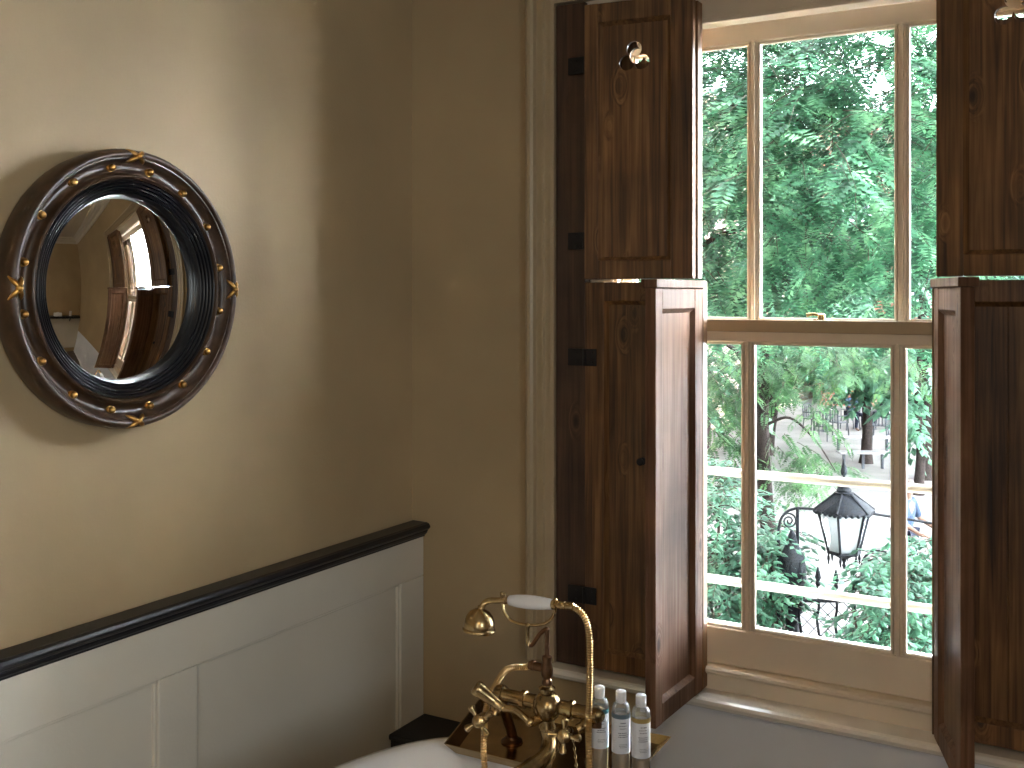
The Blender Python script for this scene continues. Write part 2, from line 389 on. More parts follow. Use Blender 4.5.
# right and rear walls (seen only in the mirror), then unseen windows and lamp added for fill
wr = MB(); wr.box(XR, XR+.2, YF-.2, -.95, 0, ZC); wr.box(XR, XR+.2, .10, YB+WT, 0, ZC); wr.box(XR, XR+.2, -.95, .10, 0, .98); wr.box(XR, XR+.2, -.95, .10, 2.45, ZC)
wr = tag(wr.build('wall_right', M['wall']), kind='structure', label='khaki wall opposite, seen in the round mirror')
wf = MB(); wf.box(XL, .30, YF-.2, YF, 0, ZC); wf.box(.76, XR, YF-.2, YF, 0, ZC); wf.box(.30, .76, YF-.2, YF, 0, .98); wf.box(.30, .76, YF-.2, YF, 2.45, ZC)
tag(wf.build('wall_front', M['wall']), kind='structure', label='khaki wall behind the viewer')
w2 = MB()
for a_, b_, c_, d_ in ((-.95, -.91, .98, 2.45), (.06, .10, .98, 2.45), (-.91, .06, .98, 1.03), (-.91, .06, 2.41, 2.45), (-.91, .06, 1.70, 1.74), (-.44, -.41, 1.03, 2.41)): w2.box(XR+.06, XR+.10, a_, b_, c_, d_, .004)
w2 = tag(w2.build('fill_window_2', M['sash']), kind='structure', label='unseen sash window added opposite the mirror for fill light')  # added out of view to bring more daylight onto the left wall
g2_ = MB(); g2_.add([(XR+.08, -.93, 1.0), (XR+.08, .08, 1.0), (XR+.08, .08, 2.43), (XR+.08, -.93, 2.43)], [(0, 1, 2, 3)]); g2_.build('glass_pane', M['glass'], w2)
w3 = MB()
for a_, b_, c_, d_ in ((.30, .34, .98, 2.45), (.72, .76, .98, 2.45), (.34, .72, .98, 1.03), (.34, .72, 2.41, 2.45), (.34, .72, 1.70, 1.74)): w3.box(a_, b_, YF-.10, YF-.06, c_, d_, .004)
w3 = tag(w3.build('fill_window_3', M['sash']), kind='structure', label='unseen narrow window added behind the viewer for fill light')  # second added opening, lifting the fill on the window wall
g3_ = MB(); g3_.add([(.32, YF-.08, 1.0), (.74, YF-.08, 1.0), (.74, YF-.08, 2.43), (.32, YF-.08, 2.43)], [(0, 1, 2, 3)]); g3_.build('glass_pane', M['glass'], w3)
cl_ = thing('fill_pendant', 'unseen small pendant lamp added behind the viewer for warm fill', 'lamp', (.5, -.9, 2.40))  # unseen fitting put round the added warm fill
m = MB(); m.tube([(0, 0, .16), (0, 0, ZC-2.40)], .004, 8); m.lathe([(.04, ZC-2.425), (.045, ZC-2.402)], n=20); m.build('cord', M['blackm'], cl_)
m = MB(); m.lathe([(.03, .17), (.06, .16), (.20, .0), (.205, -.02)], n=32, caps=False); m.build('lamp_shade', M['plastic'], cl_)
wsr = MB(); wsr.box(XR-.03, XR, YF, YB, .12, ztop); wsr.build('wainscot', M['wains'], wr)
d2 = MB(); d2.prism([(2*0+XR-(x-XL), z) for x, z in dp][::-1], 'y', YF, YB-.001)
tag(d2.build('trim_4', M['black']), kind='structure', label='black dado rail on the opposite wall')

# casing round the window: moulded architrave
def casing_profile():  # (across from opening outwards, projection)
    return [(0, 0), (0, .026), (.010, .028), (.014, .020), (.030, .020), (.034, .026), (.040, .026), (.044, .018), (.058, .018), (.062, .030), (.070, .034), (.080, .034), (.088, .028), (.088, 0)]
cp = casing_profile(); cs = MB()
cs.prism([(OX0-a, YB-b) for a, b in cp], 'z', rel(-1.012), OZ1+.088)
cs.prism([(OX1+a, YB-b) for a, b in cp], 'z', rel(-1.012), OZ1+.088)
cs.prism([(YB-b, OZ1+a) for a, b in cp], 'x', OX0-.0, OX1+.0)
tag(cs.build('trim_1', M['trim']), kind='structure', label='moulded khaki architrave around the shuttered window')

# ------------------------------------------------------------------ window
win = thing('window_1', 'tall cream sash window of six panes between the shutters', None, (0, 0, 0), kind='structure')
SH = .183*3+.004
SX0, SX1 = CX-SH, CX+SH
bxs = MB()
bxs.box(OX0, SX0, 2.622, 2.76, rel(-1.0), OZ1, .004); bxs.box(SX1, OX1, 2.622, 2.76, rel(-1.0), OZ1, .004)
bxs.box(OX0, OX1, 2.63, 2.76, rel(.712), OZ1+.06)
bxs.box(SX0, SX1, 2.612, 2.64, rel(.700), rel(.714), .003)
bxs.box(SX0-.001, SX0+.012, 2.628, 2.642, rel(-.95), rel(.71), .003); bxs.box(SX1-.012, SX1+.001, 2.628, 2.642, rel(-.95), rel(.71), .003)
bxs.box(OX0, OX1, 2.601, 2.622, rel(.79), OZ1+.06)
bxs.build('frame', M['sash'], win)
# bottom mouldings
st = MB()
st.prism([(2.76, rel(-.952)), (2.602, rel(-.952)), (2.597, rel(-.957)), (2.597, rel(-.964)), (2.602, rel(-.969)), (2.606, rel(-.972)), (2.76, rel(-.98))], 'x', OX0+.002, OX1-.002)
st.box(OX0+.002, OX1-.002, 2.612, 2.76, rel(-1.02), rel(-.965))
st.build('window_stool', M['sash'], win)
sl = MB()
sl.prism([(2.70, rel(-1.012)), (2.546, rel(-1.012)), (2.538, rel(-1.016)), (2.535, rel(-1.024)), (2.538, rel(-1.033)), (2.548, rel(-1.038)), (2.575, rel(-1.042)), (2.59, rel(-1.052)), (2.599, rel(-1.06)), (2.599, rel(-1.045)), (2.70, rel(-1.045))], 'x', OX0-.012, OX1+.05)
sl.build('window_sill', M['sill_lit'], win)
so = MB(); so.prism([(2.76, rel(-.93)), (2.98, rel(-.95)), (2.98, rel(-1.05)), (2.70, rel(-1.05)), (2.70, rel(-.93))], 'x', OX0, OX1)
so.box(OX0, OX1, 2.745, 2.775, rel(-.93), rel(-.915), .003)
so.build('outer_sill', M['stone'], win)
def bar_profile_v(mb, x, y, z0, z1, w=.030):
    # moulded glazing bar: flat fillet on the room side, ovolo shoulders, rebate outside
    poly = [(x-.0035, y-.020), (x+.0035, y-.020), (x+.0045, y-.012), (x+.0095, y-.011), (x+.0105, y-.004), (x+w/2, y-.003), (x+w/2, y+.004), (x+.007, y+.006), (x+.007, y+.018), (x-.007, y+.018), (x-.007, y+.006), (x-w/2, y+.004), (x-w/2, y-.003), (x-.0105, y-.004), (x-.0095, y-.011), (x-.0045, y-.012)]
    mb.prism(poly, 'z', z0, z1)
def sash(nm, Y, z0, z1, top, bot, side=.034):
    fr = MB()
    fr.box(SX0, SX0+side, Y-.02, Y+.02, z0, z1, .004); fr.box(SX1-side, SX1, Y-.02, Y+.02, z0, z1, .004)
    fr.box(SX0+side-.002, SX1-side+.002, Y-.0195, Y+.0195, z1-top, z1, .004)
    fr.box(SX0+side-.002, SX1-side+.002, Y-.0195, Y+.0195, z0, z0+bot, .004)
    # ovolo stuck on the inner edges
    for x0, x1 in ((SX0+side, CX-.183-.012), (CX-.183+.012, CX+.183-.012), (CX+.183+.012, SX1-side)):
        a, b = z0+bot, z1-top
        fr.box(x0, x1, Y-.014, Y+.004, a-.001, a+.007, .003); fr.box(x0, x1, Y-.014, Y+.004, b-.007, b+.001, .003)
        fr.box(x0-.001, x0+.006, Y-.014, Y+.004, a, b, .003); fr.box(x1-.006, x1+.001, Y-.014, Y+.004, a, b, .003)
    o = fr.build(nm, M['sash'], win)
    for sx in (-.183, .183):
        m = MB(); bar_profile_v(m, CX+sx, Y, z0+bot-.002, z1-top+.002); m.build('glazing_bar', M['sash'], o)
    for x0, x1 in ((SX0+side, CX-.183), (CX-.183, CX+.183), (CX+.183, SX1-side)):
        g = MB(); g.add([(x0, Y+.006, z0+bot-.004), (x1, Y+.006, z0+bot-.004), (x1, Y+.006, z1-top+.004), (x0, Y+.006, z1-top+.004)], [(0, 1, 2, 3)])
        g.build('glass_pane', M['glass'], o)
    return o
YU, YLs = 2.70, 2.652
us = sash('upper_sash', YU, rel(-.105), rel(.705), .051, .040)
ls = sash('lower_sash', YLs, rel(-.952), rel(-.066), .054, .095)
mr = MB(); mr.box(SX0, SX1, YLs-.029, YLs-.018, rel(-.094), rel(-.062), .003); mr.build('meeting_rail', M['trim'], ls)
# brass sash fastener on the meeting rail
lk = atY(822, 318, 2.66); k = MB()
k.lathe([(.020, 0), (.022, .002), (.020, .006), (.010, .008), (.009, .014), (.012, .017), (.006, .021)], (lk.x, 2.655, rel(-.066)), n=20)
k.box(lk.x-.038, lk.x+.038, 2.645, 2.664, rel(-.066), rel(-.062), .0015)
k.tube([(lk.x, 2.655, rel(-.050)), (lk.x-.02, 2.648, rel(-.047)), (lk.x-.034, 2.642, rel(-.05))], [.004, .0035, .005], 8)
k.build('sash_fastener', M['brass'], win)
# outside safety bars
for z, lab in ((-.482, 'upper round cream safety bar across the outside of the window'), (-.778, 'lower round cream safety bar across the outside of the window')):
    m = MB(); m.tube([(OX0-.01, 2.79, rel(z)), (CX, 2.79, rel(z)), (OX1+.01, 2.79, rel(z))], .0118, 16)
    tag(m.build('safety_bar', M['bar']), lab, 'window bar', 'safety bars outside the window')

# ------------------------------------------------------------------ shutters
def trefoil(cx, cz, r=.029, a=.0145, n=72):
    out = []
    for k in range(n):
        th = 2*math.pi*k/n
        f = abs(math.cos(1.5*(th-math.pi/2)))
        out.append((cx+(r*.55+r*.95*f**.8)*math.cos(th), cz+(r*.55+r*.95*f**.8)*math.sin(th)))
    return out
def plate_with_hole(mb, x0, x1, z0, z1, y0, y1, hole):
    """flat board with a star-shaped hole"""
    cx = sum(p[0] for p in hole)/len(hole); cz = sum(p[1] for p in hole)/len(hole)
    outer = []
    ang = [math.atan2(p[1]-cz, p[0]-cx) for p in hole]
    H = list(hole)
    # add exact corners
    for X, Z in ((x0, z0), (x1, z0), (x1, z1), (x0, z1)):
        a = math.atan2(Z-cz, X-cx)
        j = min(range(len(H)), key=lambda i: abs(math.atan2(math.sin(math.atan2(H[i][1]-cz, H[i][0]-cx)-a), math.cos(math.atan2(H[i][1]-cz, H[i][0]-cx)-a))))
        outer.append((j, (X, Z)))
    cm = dict(outer); O = []
    for i, p in enumerate(H):
        if i in cm: O.append(cm[i]); continue
        dx, dz = p[0]-cx, p[1]-cz; ks = []
        if dx > 1e-9: ks.append((x1-cx)/dx)
        if dx < -1e-9: ks.append((x0-cx)/dx)
        if dz > 1e-9: ks.append((z1-cz)/dz)
        if dz < -1e-9: ks.append((z0-cz)/dz)
        k_ = min(ks); O.append((cx+dx*k_, cz+dz*k_))
    n = len(H); V = []
    for y in (y0, y1):
        V += [(p[0], y, p[1]) for p in H] + [(p[0], y, p[1]) for p in O]
    Fc = []
    for i in range(n):
        j = (i+1) % n
        Fc += [(i, j, n+j, n+i), (2*n+i, 3*n+i, 3*n+j, 2*n+j), (i, 2*n+i, 2*n+j, j), (n+i, n+j, 3*n+j, 3*n+i)]
    mb.add(V, Fc)
def leaf(label, w, z0, z1, loc, rz, flip=1, clover=None, stl=.050, str_=.052, rt=.050, rb=.048, th=.032, material=None, cap=False, boards=True, hinge_side=None, knob=None, group=None):
    """leaf runs along local +x (flip=1) or -x (flip=-1) from its hinge; y in [-th,0] towards the room"""
    mt = material or M['shut']
    t = thing('window_shutter', label, 'shutter', loc, rz, group)
    s = flip
    def X(a, b): return (min(s*a, s*b), max(s*a, s*b))
    def bx(mb, a, b, y0, y1, c, d, bev=.002):
        q = X(a, b); mb.box(q[0], q[1], y0, y1, c, d, bev)
    m = MB(); bx(m, 0, stl, -th, 0, z0, z1); m.build('stile', mt, t)
    m = MB(); bx(m, w-str_, w, -th, 0, z0, z1); m.build('stile', mt, t)
    m = MB(); bx(m, stl, w-str_, -th+.0005, -.0005, z1-rt, z1-.0005); m.build('rail', mt, t)
    m = MB(); bx(m, stl, w-str_, -th+.0005, -.0005, z0+.0005, z0+rb); m.build('rail', mt, t)
    # recessed panel
    p = MB(); q = X(stl-.003, w-str_+.003); pz0, pz1 = z0+rb-.003, z1-rt+.003
    if clover:
        plate_with_hole(p, q[0], q[1], clover[1]-.06, clover[1]+.06, -th+.011, -.011, trefoil(s*clover[0], clover[1]))
        p.box(q[0], q[1], -th+.011, -.011, pz0, clover[1]-.06); p.box(q[0], q[1], -th+.011, -.011, clover[1]+.06, pz1)
    else:
        g = (q[0]+q[1])/2 - .01*s
        if boards:
            p.box(q[0], g-.0012, -th+.011, -.011, pz0, pz1, .0012); p.box(g+.0012, q[1], -th+.011, -.011, pz0, pz1, .0012)
            p.box(g-.002, g+.002, -th+.0145, -.0145, pz0, pz1)
        else: p.box(q[0], q[1], -th+.011, -.011, pz0, pz1, .001)
    p.build('panel', mt, t)
    # sloping moulding round the panel, both faces
    mo = MB()
    a0, a1 = X(stl, w-str_); c0, c1 = z0+rb, z1-rt
    for yy, d in ((-th+.011, -1), (-.011, 1)):
        o_ = yy + d*.010
        mo.prism([(a0, yy), (a0+.010, yy), (a0, o_)], 'z', c0, c1); mo.prism([(a1, yy), (a1-.010, yy), (a1, o_)], 'z', c0, c1)
        mo.prism([(yy, c0), (yy, c0+.010), (o_, c0)], 'x', a0, a1); mo.prism([(yy, c1), (yy, c1-.010), (o_, c1)], 'x', a0, a1)
    mo.build('panel_moulding', mt, t)
    if cap:
        m = MB(); q = X(-.012, w+.006); m.box(q[0], q[1], -th-.006, .008, z1+.001, z1+.021, .002); m.build('top_cap', mt, t)
    if hinge_side is not None:     # black strap plates at the jamb
        for hz in hinge_side:
            m = MB(); q = X(w-.036, w+.050); m.box(q[0], q[1], -th-.003, -th+.001, hz-.023, hz+.023, .001)
            m.tube([(s*w, -th-.004, hz-.022), (s*w, -th-.004, hz+.022)], .0045, 10)
            for dz in (-.013, .013):
                for dx in (-.024, .024): m.ball((s*w+dx, -th-.003, hz+dz), .0028, seg=8)
            m.build('hinge', M['iron'], t)
    if knob:
        m = MB(); m.lathe([(.010, 0), (.010, .003), (.004, .005), (.004, .012), (.009, .016), (.010, .021), (.006, .025)], (s*knob[0], -th, knob[1]), (0, -1, 0), 16)
        m.build('knob', M['iron'], t)
    return t
LZ0, LZ1 = rel(-1.006), rel(.034)
UZ0, UZ1 = rel(.042), rel(.765)
XHL, XHR = -.938, -.390
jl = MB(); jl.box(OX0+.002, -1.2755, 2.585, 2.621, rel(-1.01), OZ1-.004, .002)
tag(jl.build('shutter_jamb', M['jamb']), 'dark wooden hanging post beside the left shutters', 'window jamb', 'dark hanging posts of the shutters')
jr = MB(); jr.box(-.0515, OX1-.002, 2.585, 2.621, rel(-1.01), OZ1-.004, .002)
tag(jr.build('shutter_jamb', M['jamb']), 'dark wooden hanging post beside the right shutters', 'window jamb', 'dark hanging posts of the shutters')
G = 'hinged pine shutter leaves of the window'
YH = 2.612
hzL = [atY(577, 357, 2.58).z, atY(579, 594, 2.58).z]; hzU = [atY(577, 66, 2.58).z, atY(577, 241, 2.58).z]
knl = atY(643, 461, 2.58)
# leaves hinged to the jambs, standing closed
leaf('lower left shutter leaf lying closed against the window, in shadow', .336, LZ0, LZ1, (XHL, YH, 0), 0, -1, hinge_side=hzL, knob=(XHL-knl.x, knl.z), group=G, str_=.058)
leaf('upper left shutter leaf lying closed behind the folded leaf', .322, UZ0, UZ1-.012, (-.9515, YH, 0), 0, -1, hinge_side=hzU, clover=(.155, rel(.645)), group=G)
leaf('lower right shutter leaf lying closed at the right edge', .336, LZ0, LZ1, (XHR, YH, 0), 0, 1, hinge_side=hzL, knob=(.052, rel(-.44)), group=G)
leaf('upper right shutter leaf lying closed behind the folded leaf', .322, UZ0, UZ1-.012, (-.376, YH, 0), 0, 1, hinge_side=hzU, clover=(.155, rel(.645)), group=G)
# room-side leaves
cl = atY(634, 57, 2.53)
leaf('upper left shutter leaf folded open, with a clover cut-out', .290, UZ0, UZ1, (-.957, YH-.034, 0), R(7), -1, clover=(-.953-cl.x+.003, cl.z), group=G, str_=.038, stl=.058)
leaf('upper right shutter leaf folded open at the right edge, clover cut-out showing green', .278, UZ0, UZ1, (-.372, YH-.034, 0), R(-7), 1, clover=(.160, rel(.622)), group=G, stl=.058, boards=False)
leaf('lower left shutter leaf swung into the room, its pale face lit by the window', .287, LZ0, LZ1-.018, (XHL-.026, YH-.036, 0), R(88), -1, material=M['shutlow'], th=.027, cap=True, group=G, boards=False, stl=.050, str_=.040)
leaf('lower right shutter leaf swung into the room beside the lantern view', .287, LZ0, LZ1-.018, (XHR+.032, YH-.036, 0), R(-71.5), 1, material=M['shutlow'], th=.027, cap=True, group=G, boards=False)
# leaf knuckle hinges between upper leaves
# ------------------------------------------------------------------ convex mirror
mc = Vector((XL, 1.520, rel(.013)))
mir = thing('convex_mirror', 'round convex wall mirror in a dark bronzed frame with gilt balls', 'mirror', mc)
def lx(prof, name, m, n=96, parent=mir):
    b = MB(); b.lathe(prof, (0, 0, 0), (1, 0, 0), n, caps=False); return b.build(name, m, parent)
RO = .292
lx([(0, .001), (RO-.010, .001), (RO-.004, .012), (RO-.001, .030), (RO, .050), (RO-.003, .064), (RO-.008, .071), (RO-.013, .072), (RO-.017, .069), (RO-.018, .065),
    (RO-.021, .065), (RO-.024, .058), (RO-.030, .049), (RO-.038, .045), (RO-.046, .047), (RO-.051, .053), (RO-.052, .058), (RO-.054, .062), (RO-.058, .063), (RO-.061, .060), (RO-.063, .045), (RO-.065, .030), (0, .026)], 'frame', M['frame'])
pr = [(.2295, .030), (.2295, .056)]
for i in range(5):
    r0 = .229-i*.0066
    pr += [(r0-.001, .058-i*.0035), (r0-.0032, .0605-i*.0035), (r0-.0055, .058-i*.0035), (r0-.0062, .053-i*.0035)]
pr += [(.1935, .036), (.1935, .028)]
lx(pr, 'ebonised_ring', M['ebony'])
RG = .1945; RS = .70
sag = RS-math.sqrt(RS*RS-RG*RG)
gp = []
for i in range(25):
    r = RG*i/24; gp.append((r, .030 + math.sqrt(RS*RS-r*r)-math.sqrt(RS*RS-RG*RG)))
gl = lx(gp, 'mirror_glass', M['mirror'], 96)
for i in range(16):
    a = R(11.25+22.5*i)
    m = MB(); c = Vector((.053, (RO-.038)*math.cos(a), (RO-.038)*math.sin(a)))
    m.ball(c, .0075, seg=14); m.lathe([(.010, 0), (.009, .003), (.006, .004)], (.0445, c.y, c.z), (1, 0, 0), 12)
    m.build('gilt_ball', M['gold'], mir)
for i in range(4):
    a = R(90*i); m = MB()
    rad = Vector((0, math.cos(a), math.sin(a))); tan = Vector((0, -math.sin(a), math.cos(a)))
    c = rad*(RO-.016)+Vector((.070, 0, 0))
    for sgn in (-1, 1):      # crossed ribbon leaves
        for dd in (-1, 1):
            d = (tan*dd*.9 + rad*sgn*.55).normalized()
            pts = [c+d*k_*.026 + Vector((.006*(1-k_) - .010*k_*k_, 0, 0)) for k_ in (0, .25, .5, .75, 1)]
            m.tube(pts, [.003, .0045, .0052, .004, .001], 8)
    m.ball(c+Vector((.006, 0, 0)), .007, seg=10)
    m.build('gilt_ribbon', M['gold'], mir)

# ------------------------------------------------------------------ bath
TX, TY1, TW, TLn = -1.22, 2.073, .300, 1.62
def tub_ring(k, dz, n=72, inset=0):
    out = []; cy = TY1-TLn/2
    for i in range(n):
        a = 2*math.pi*i/n; c, s = math.cos(a), math.sin(a); e = 2/2.6
        x = (TW-inset)*k*abs(c)**e*(1 if c > 0 else -1); y = (TLn/2-inset)*(k*.5+.5 if False else k)*abs(s)**e*(1 if s > 0 else -1)
        out.append(Vector((TX+x, cy+y, rel(-1.012)+dz)))
    return out
rings = []
for ins, dz in ((.040, -.02), (.012, -.034), (0, -.026), (-.002, -.012), (.006, -.002), (.020, 0), (.034, -.004), (.044, -.018)): rings.append(tub_ring(1, dz, inset=ins))
for k_, dz in ((.90-.02, -.06), (.84, -.16), (.78, -.27), (.70, -.36), (.55, -.41), (.25, -.425)): rings.append(tub_ring(k_*.98, dz))
outer = []
for k_, dz in ((.25, -.455), (.58, -.445), (.76, -.39), (.84, -.28), (.90, -.16), (.93, -.05)): outer.append(tub_ring(k_, dz, inset=.0))
def loft(mb, rg):
    n = len(rg[0]); V = [v for r_ in rg for v in r_]; Fc = []
    for i in range(len(rg)-1):
        for k_ in range(n): Fc.append((i*n+k_, i*n+(k_+1) % n, (i+1)*n+(k_+1) % n, (i+1)*n+k_))
    Fc.append(tuple(range(n))) if False else None
    Fc.append(tuple((len(rg)-1)*n+k_ for k_ in range(n)))
    mb.add(V, [f for f in Fc if f], True)
bt = thing('bathtub', 'white enamelled roll-top bath in the corner under the taps', 'bathtub', (0, 0, 0))
m = MB(); loft(m, rings); m.build('bath_shell', M['enamel'], bt)
m = MB(); loft(m, outer[::-1]); m.build('bath_outside', M['enamel'], bt)
for sx in (-1, 1):
    for sy in (-1, 1):
        m = MB(); fx, fy = TX+sx*.20, TY1-TLn/2+sy*.55
        m.tube(catmull([(fx, fy, .22), (fx+sx*.05, fy, .16), (fx+sx*.04, fy, .07), (fx+sx*.06, fy, .02)], 5), [.04]*5+[.03]*5+[.022]*5+[.03], 12)
        m.ball((fx+sx*.06, fy, .025), .025); m.build('foot', M['iron'], bt)

# ------------------------------------------------------------------ brass tray on the bath end
ZT = rel(-1.004)
trc = [Vector((-1.304, 1.942)), Vector((-1.375, 2.205)), Vector((-.884, 2.228)), Vector((-.872, 1.952))]  # lip top outline
tray = thing('brass_tray', 'flat brass tray with raised lip across the end of the bath', 'tray', (0, 0, 0))
cen = sum(trc, Vector((0, 0)))/4
inn = [c + (cen-c).normalized()*.026 for c in trc]; inn2 = [c + (cen-c).normalized()*.029 for c in trc]; lip = [c + (cen-c).normalized()*.004 for c in trc]
m = MB()
V = [(p.x, p.y, ZT-.006) for p in inn] + [(p.x, p.y, ZT+.016) for p in trc] + [(p.x, p.y, ZT+.0165) for p in lip] + [(p.x, p.y, ZT) for p in inn2]
Fc = [(3, 2, 1, 0), (12, 13, 14, 15)]
for a in range(3):
    for i in range(4): j = (i+1) % 4; Fc.append((a*4+i, a*4+j, (a+1)*4+j, (a+1)*4+i))
m.add(V, Fc); m.build('tray_sheet', M['brasst'], tray)
for p_ in ((-1.20, 2.17), (-.96, 2.17)):
    m = MB(); m.tube([(p_[0], p_[1], .0), (p_[0], p_[1], ZT-.006)], .011, 14); m.lathe([(.03, 0), (.03, .004), (.012, .012)], (p_[0], p_[1], 0)); m.build('leg', M['brassd'], tray)

# black boxing in the corner behind the bath
m = MB(); m.box(XW+.002, -.42, 2.43, 2.598, 0, rel(-1.262), .004); m.box(XW+.002, -.41, 2.42, 2.599, rel(-1.262), rel(-1.245), .005)
tag(m.build('pipe_boxing', M['blackm']), 'low black boxing along the wall behind the bath', 'boxing')

# ------------------------------------------------------------------ bath mixer tap
YM = 1.975
def q(px, py, Y=YM): return atY(px, py, Y)
mx = thing('bath_mixer_tap', 'old brass bath mixer with cross taps, handset cradle and lever', 'tap', (0, 0, 0))
# body: central ball and cross tubes
bc = q(547, 706)
m = MB(); m.ball(bc, .031, (1, 1, 1.05), seg=24)
m.lathe([(.013, -.052), (.018, -.048), (.018, -.042), (.015, -.036), (.016, -.020)], bc, (0, 0, 1), 24)
m.lathe([(.014, .024), (.014, .032), (.018, .034), (.018, .039), (.011, .043), (.010, .052)], bc, (0, 0, 1), 24)
lt, rt_ = Vector((q(500, 698).x-.004, YM+.012, bc.z+.0)), Vector((q(592, 712).x+.004, YM+.012, bc.z+.0))
for e, s_ in ((lt, -1), (rt_, 1)):
    L_ = abs(e.x-bc.x)
    m.lathe([(.014, .02), (.0155, .024), (.0155, L_*.45), (.019, L_*.46), (.019, L_*.54), (.0145, L_*.56), (.0145, L_*.92), (.018, L_*.94), (.018, L_+.008)], (bc.x, YM+.008, bc.z), (s_, 0, 0), 24)
m.build('mixer_body', M['brassb'], mx)
# cross taps
def cross_tap(center, rot, label=None):
    o = MB(); n = Vector((.30, -1, .22)).normalized()
    u = Vector((1, -.1, 0)).normalized(); u = (u-n*u.dot(n)).normalized(); w = n.cross(u)
    o.lathe([(.009, -.050), (.012, -.045), (.012, -.030), (.008, -.024), (.007, -.006), (.011, -.004), (.0140, 0), (.0140, .006), (.0115, .009), (.004, .0105)], center, n, 20)
    for k_ in range(4):
        a = rot+k_*math.pi/2; d = u*math.cos(a)+w*math.sin(a)
        pts = [center+d*r_ for r_ in (.007, .014, .020, .027, .032, .0355)]
        o.tube(pts, [.0055, .0046, .0052, .0078, .0082, .0040], 12)
    return o.build('cross_handle', M['brass'], mx)
tl = q(479, 721, 1.915); tr = q(564, 736, 1.915)
cross_tap(tl, R(40)); cross_tap(tr, R(2))
# valve bodies linking tap to cross tube
for c, e in ((tl, lt), (tr, rt_)):
    m = MB(); a = c+Vector((.006, .05, -.003)); m.tube(catmull([a, (a+e)/2+Vector((0, 0, -.004)), e], 6), [.011]*4+[.014]*9, 16); m.ball(e, .0195, seg=18); m.build('valve', M['brassb'], mx)
# standpipes with flanges
for e, fx in ((lt, q(509, 746, 2.045).x), (rt_, q(593, 760, 2.045).x)):
    m = MB(); fp = Vector((fx, 2.058, ZT))
    m.tube(catmull([e+Vector((0, 0, 0)), e+Vector((0, .006, -.022)), (e+fp)/2+Vector((0, .004, -.004)), fp+Vector((0, 0, .018)), fp], 6), [.013]*8+[.0115]*17, 16)
    m.lathe([(.015, -.012), (.015, .0)], e+Vector((0, 0, -.012)), (0, 0, 1), 20)
    m.lathe([(.024, 0.0005), (.024, .004), (.014, .009), (.013, .014)], fp, (0, 0, 1), 24); m.build('standpipe', M['brassd'], mx)
# spout
m = MB(); sp = [q(546, 728), q(549, 742, YM-.005), q(545, 756, YM-.03), q(530, 769, YM-.065), q(513, 782, YM-.10), q(503, 800, YM-.115)]
m.tube(catmull(sp, 6), [.014+.006*min(1, i/18) for i in range(31)], 20); m.build('spout', M['brassb'], mx)
# lever handle of the diverter
m = MB(); h0 = q(474, 686, 1.90); h1 = q(503, 708, 1.925); ax = (h1-h0); Lh = ax.length
m.lathe([(.004, 0), (.0125, .001), (.0155, .004), (.0168, .011), (.0160, .013), (.0165, .015), (.0155, .018), (.0125, Lh*.6), (.0092, Lh*.92), (.0105, Lh*.94), (.0105, Lh*.99), (.006, Lh)], h0, ax, 24)
m.tube(catmull([h1, q(515, 710, 1.93), q(523, 716, 1.93), q(530, 722, 1.935), q(537, 720, 1.95), q(546, 712)], 5), [.0075]*6+[.007]*8+[.009]*5+[.010]*7, 14)
m.ball(q(530, 722, 1.935), .0105, seg=14); m.build('diverter_lever', M['brass'], mx)
# riser and cradle
m = MB(); r0 = bc+Vector((0, 0, .045)); top = q(545, 629)
m.lathe([(.010, 0), (.012, .004), (.010, .010), (.0085, .014), (.0125, .020), (.0130, .034), (.0095, .050), (.0110, .054), (.0110, .060), (.0062, .063)], r0, (0, 0, 1), 24)
rz1 = r0.z+.063
m.tube([(bc.x, YM, rz1), (bc.x, YM, top.z-.004)], .0052, 14)
m.tube(catmull([(bc.x, YM, top.z-.005), (bc.x-.001, YM, top.z+.001), tuple(q(540, 634, YM-.004)), tuple(q(533, 644, YM-.008)), tuple(q(529.5, 645.5, YM-.010))], 5), .0048, 12)
m.build('riser_pipe', M['brassd'], mx)
m = MB(); m.tube(catmull([q(529.5, 645.5, YM-.010), q(528, 642, YM-.010), q(527.5, 632, YM-.010), q(528, 625, YM-.010)], 5), .0042, 12)
YK = YM-.010
m.tube(catmull([q(502, 596, YK), q(502.5, 606, YK), q(506, 615, YK), q(513, 621.5, YK), q(527, 625, YK), q(543, 624, YK), q(551, 619, YK), q(555, 611, YK), q(555.5, 601, YK)], 6), .0034, 12)
m.ball(q(528, 625.5, YK), .0062, seg=12)
m.ball(q(502, 594, YK), .0052, seg=12); m.ball(q(555.5, 600, YK), .0048, seg=12)
m.build('handset_cradle', M['brass'], mx)
# hose side outlet on the riser
m = MB(); oo = Vector((bc.x, YM, q(545, 669).z))
m.tube([oo, oo+Vector((-.020, 0, .002)), oo+Vector((-.042, -.002, .003))], [.0085, .0095, .0090], 16); m.tube([oo+Vector((-.030, 0, .003)), oo+Vector((-.036, 0, .003))], .0115, 16)
m.build('hose_outlet', M['brassd'], mx)
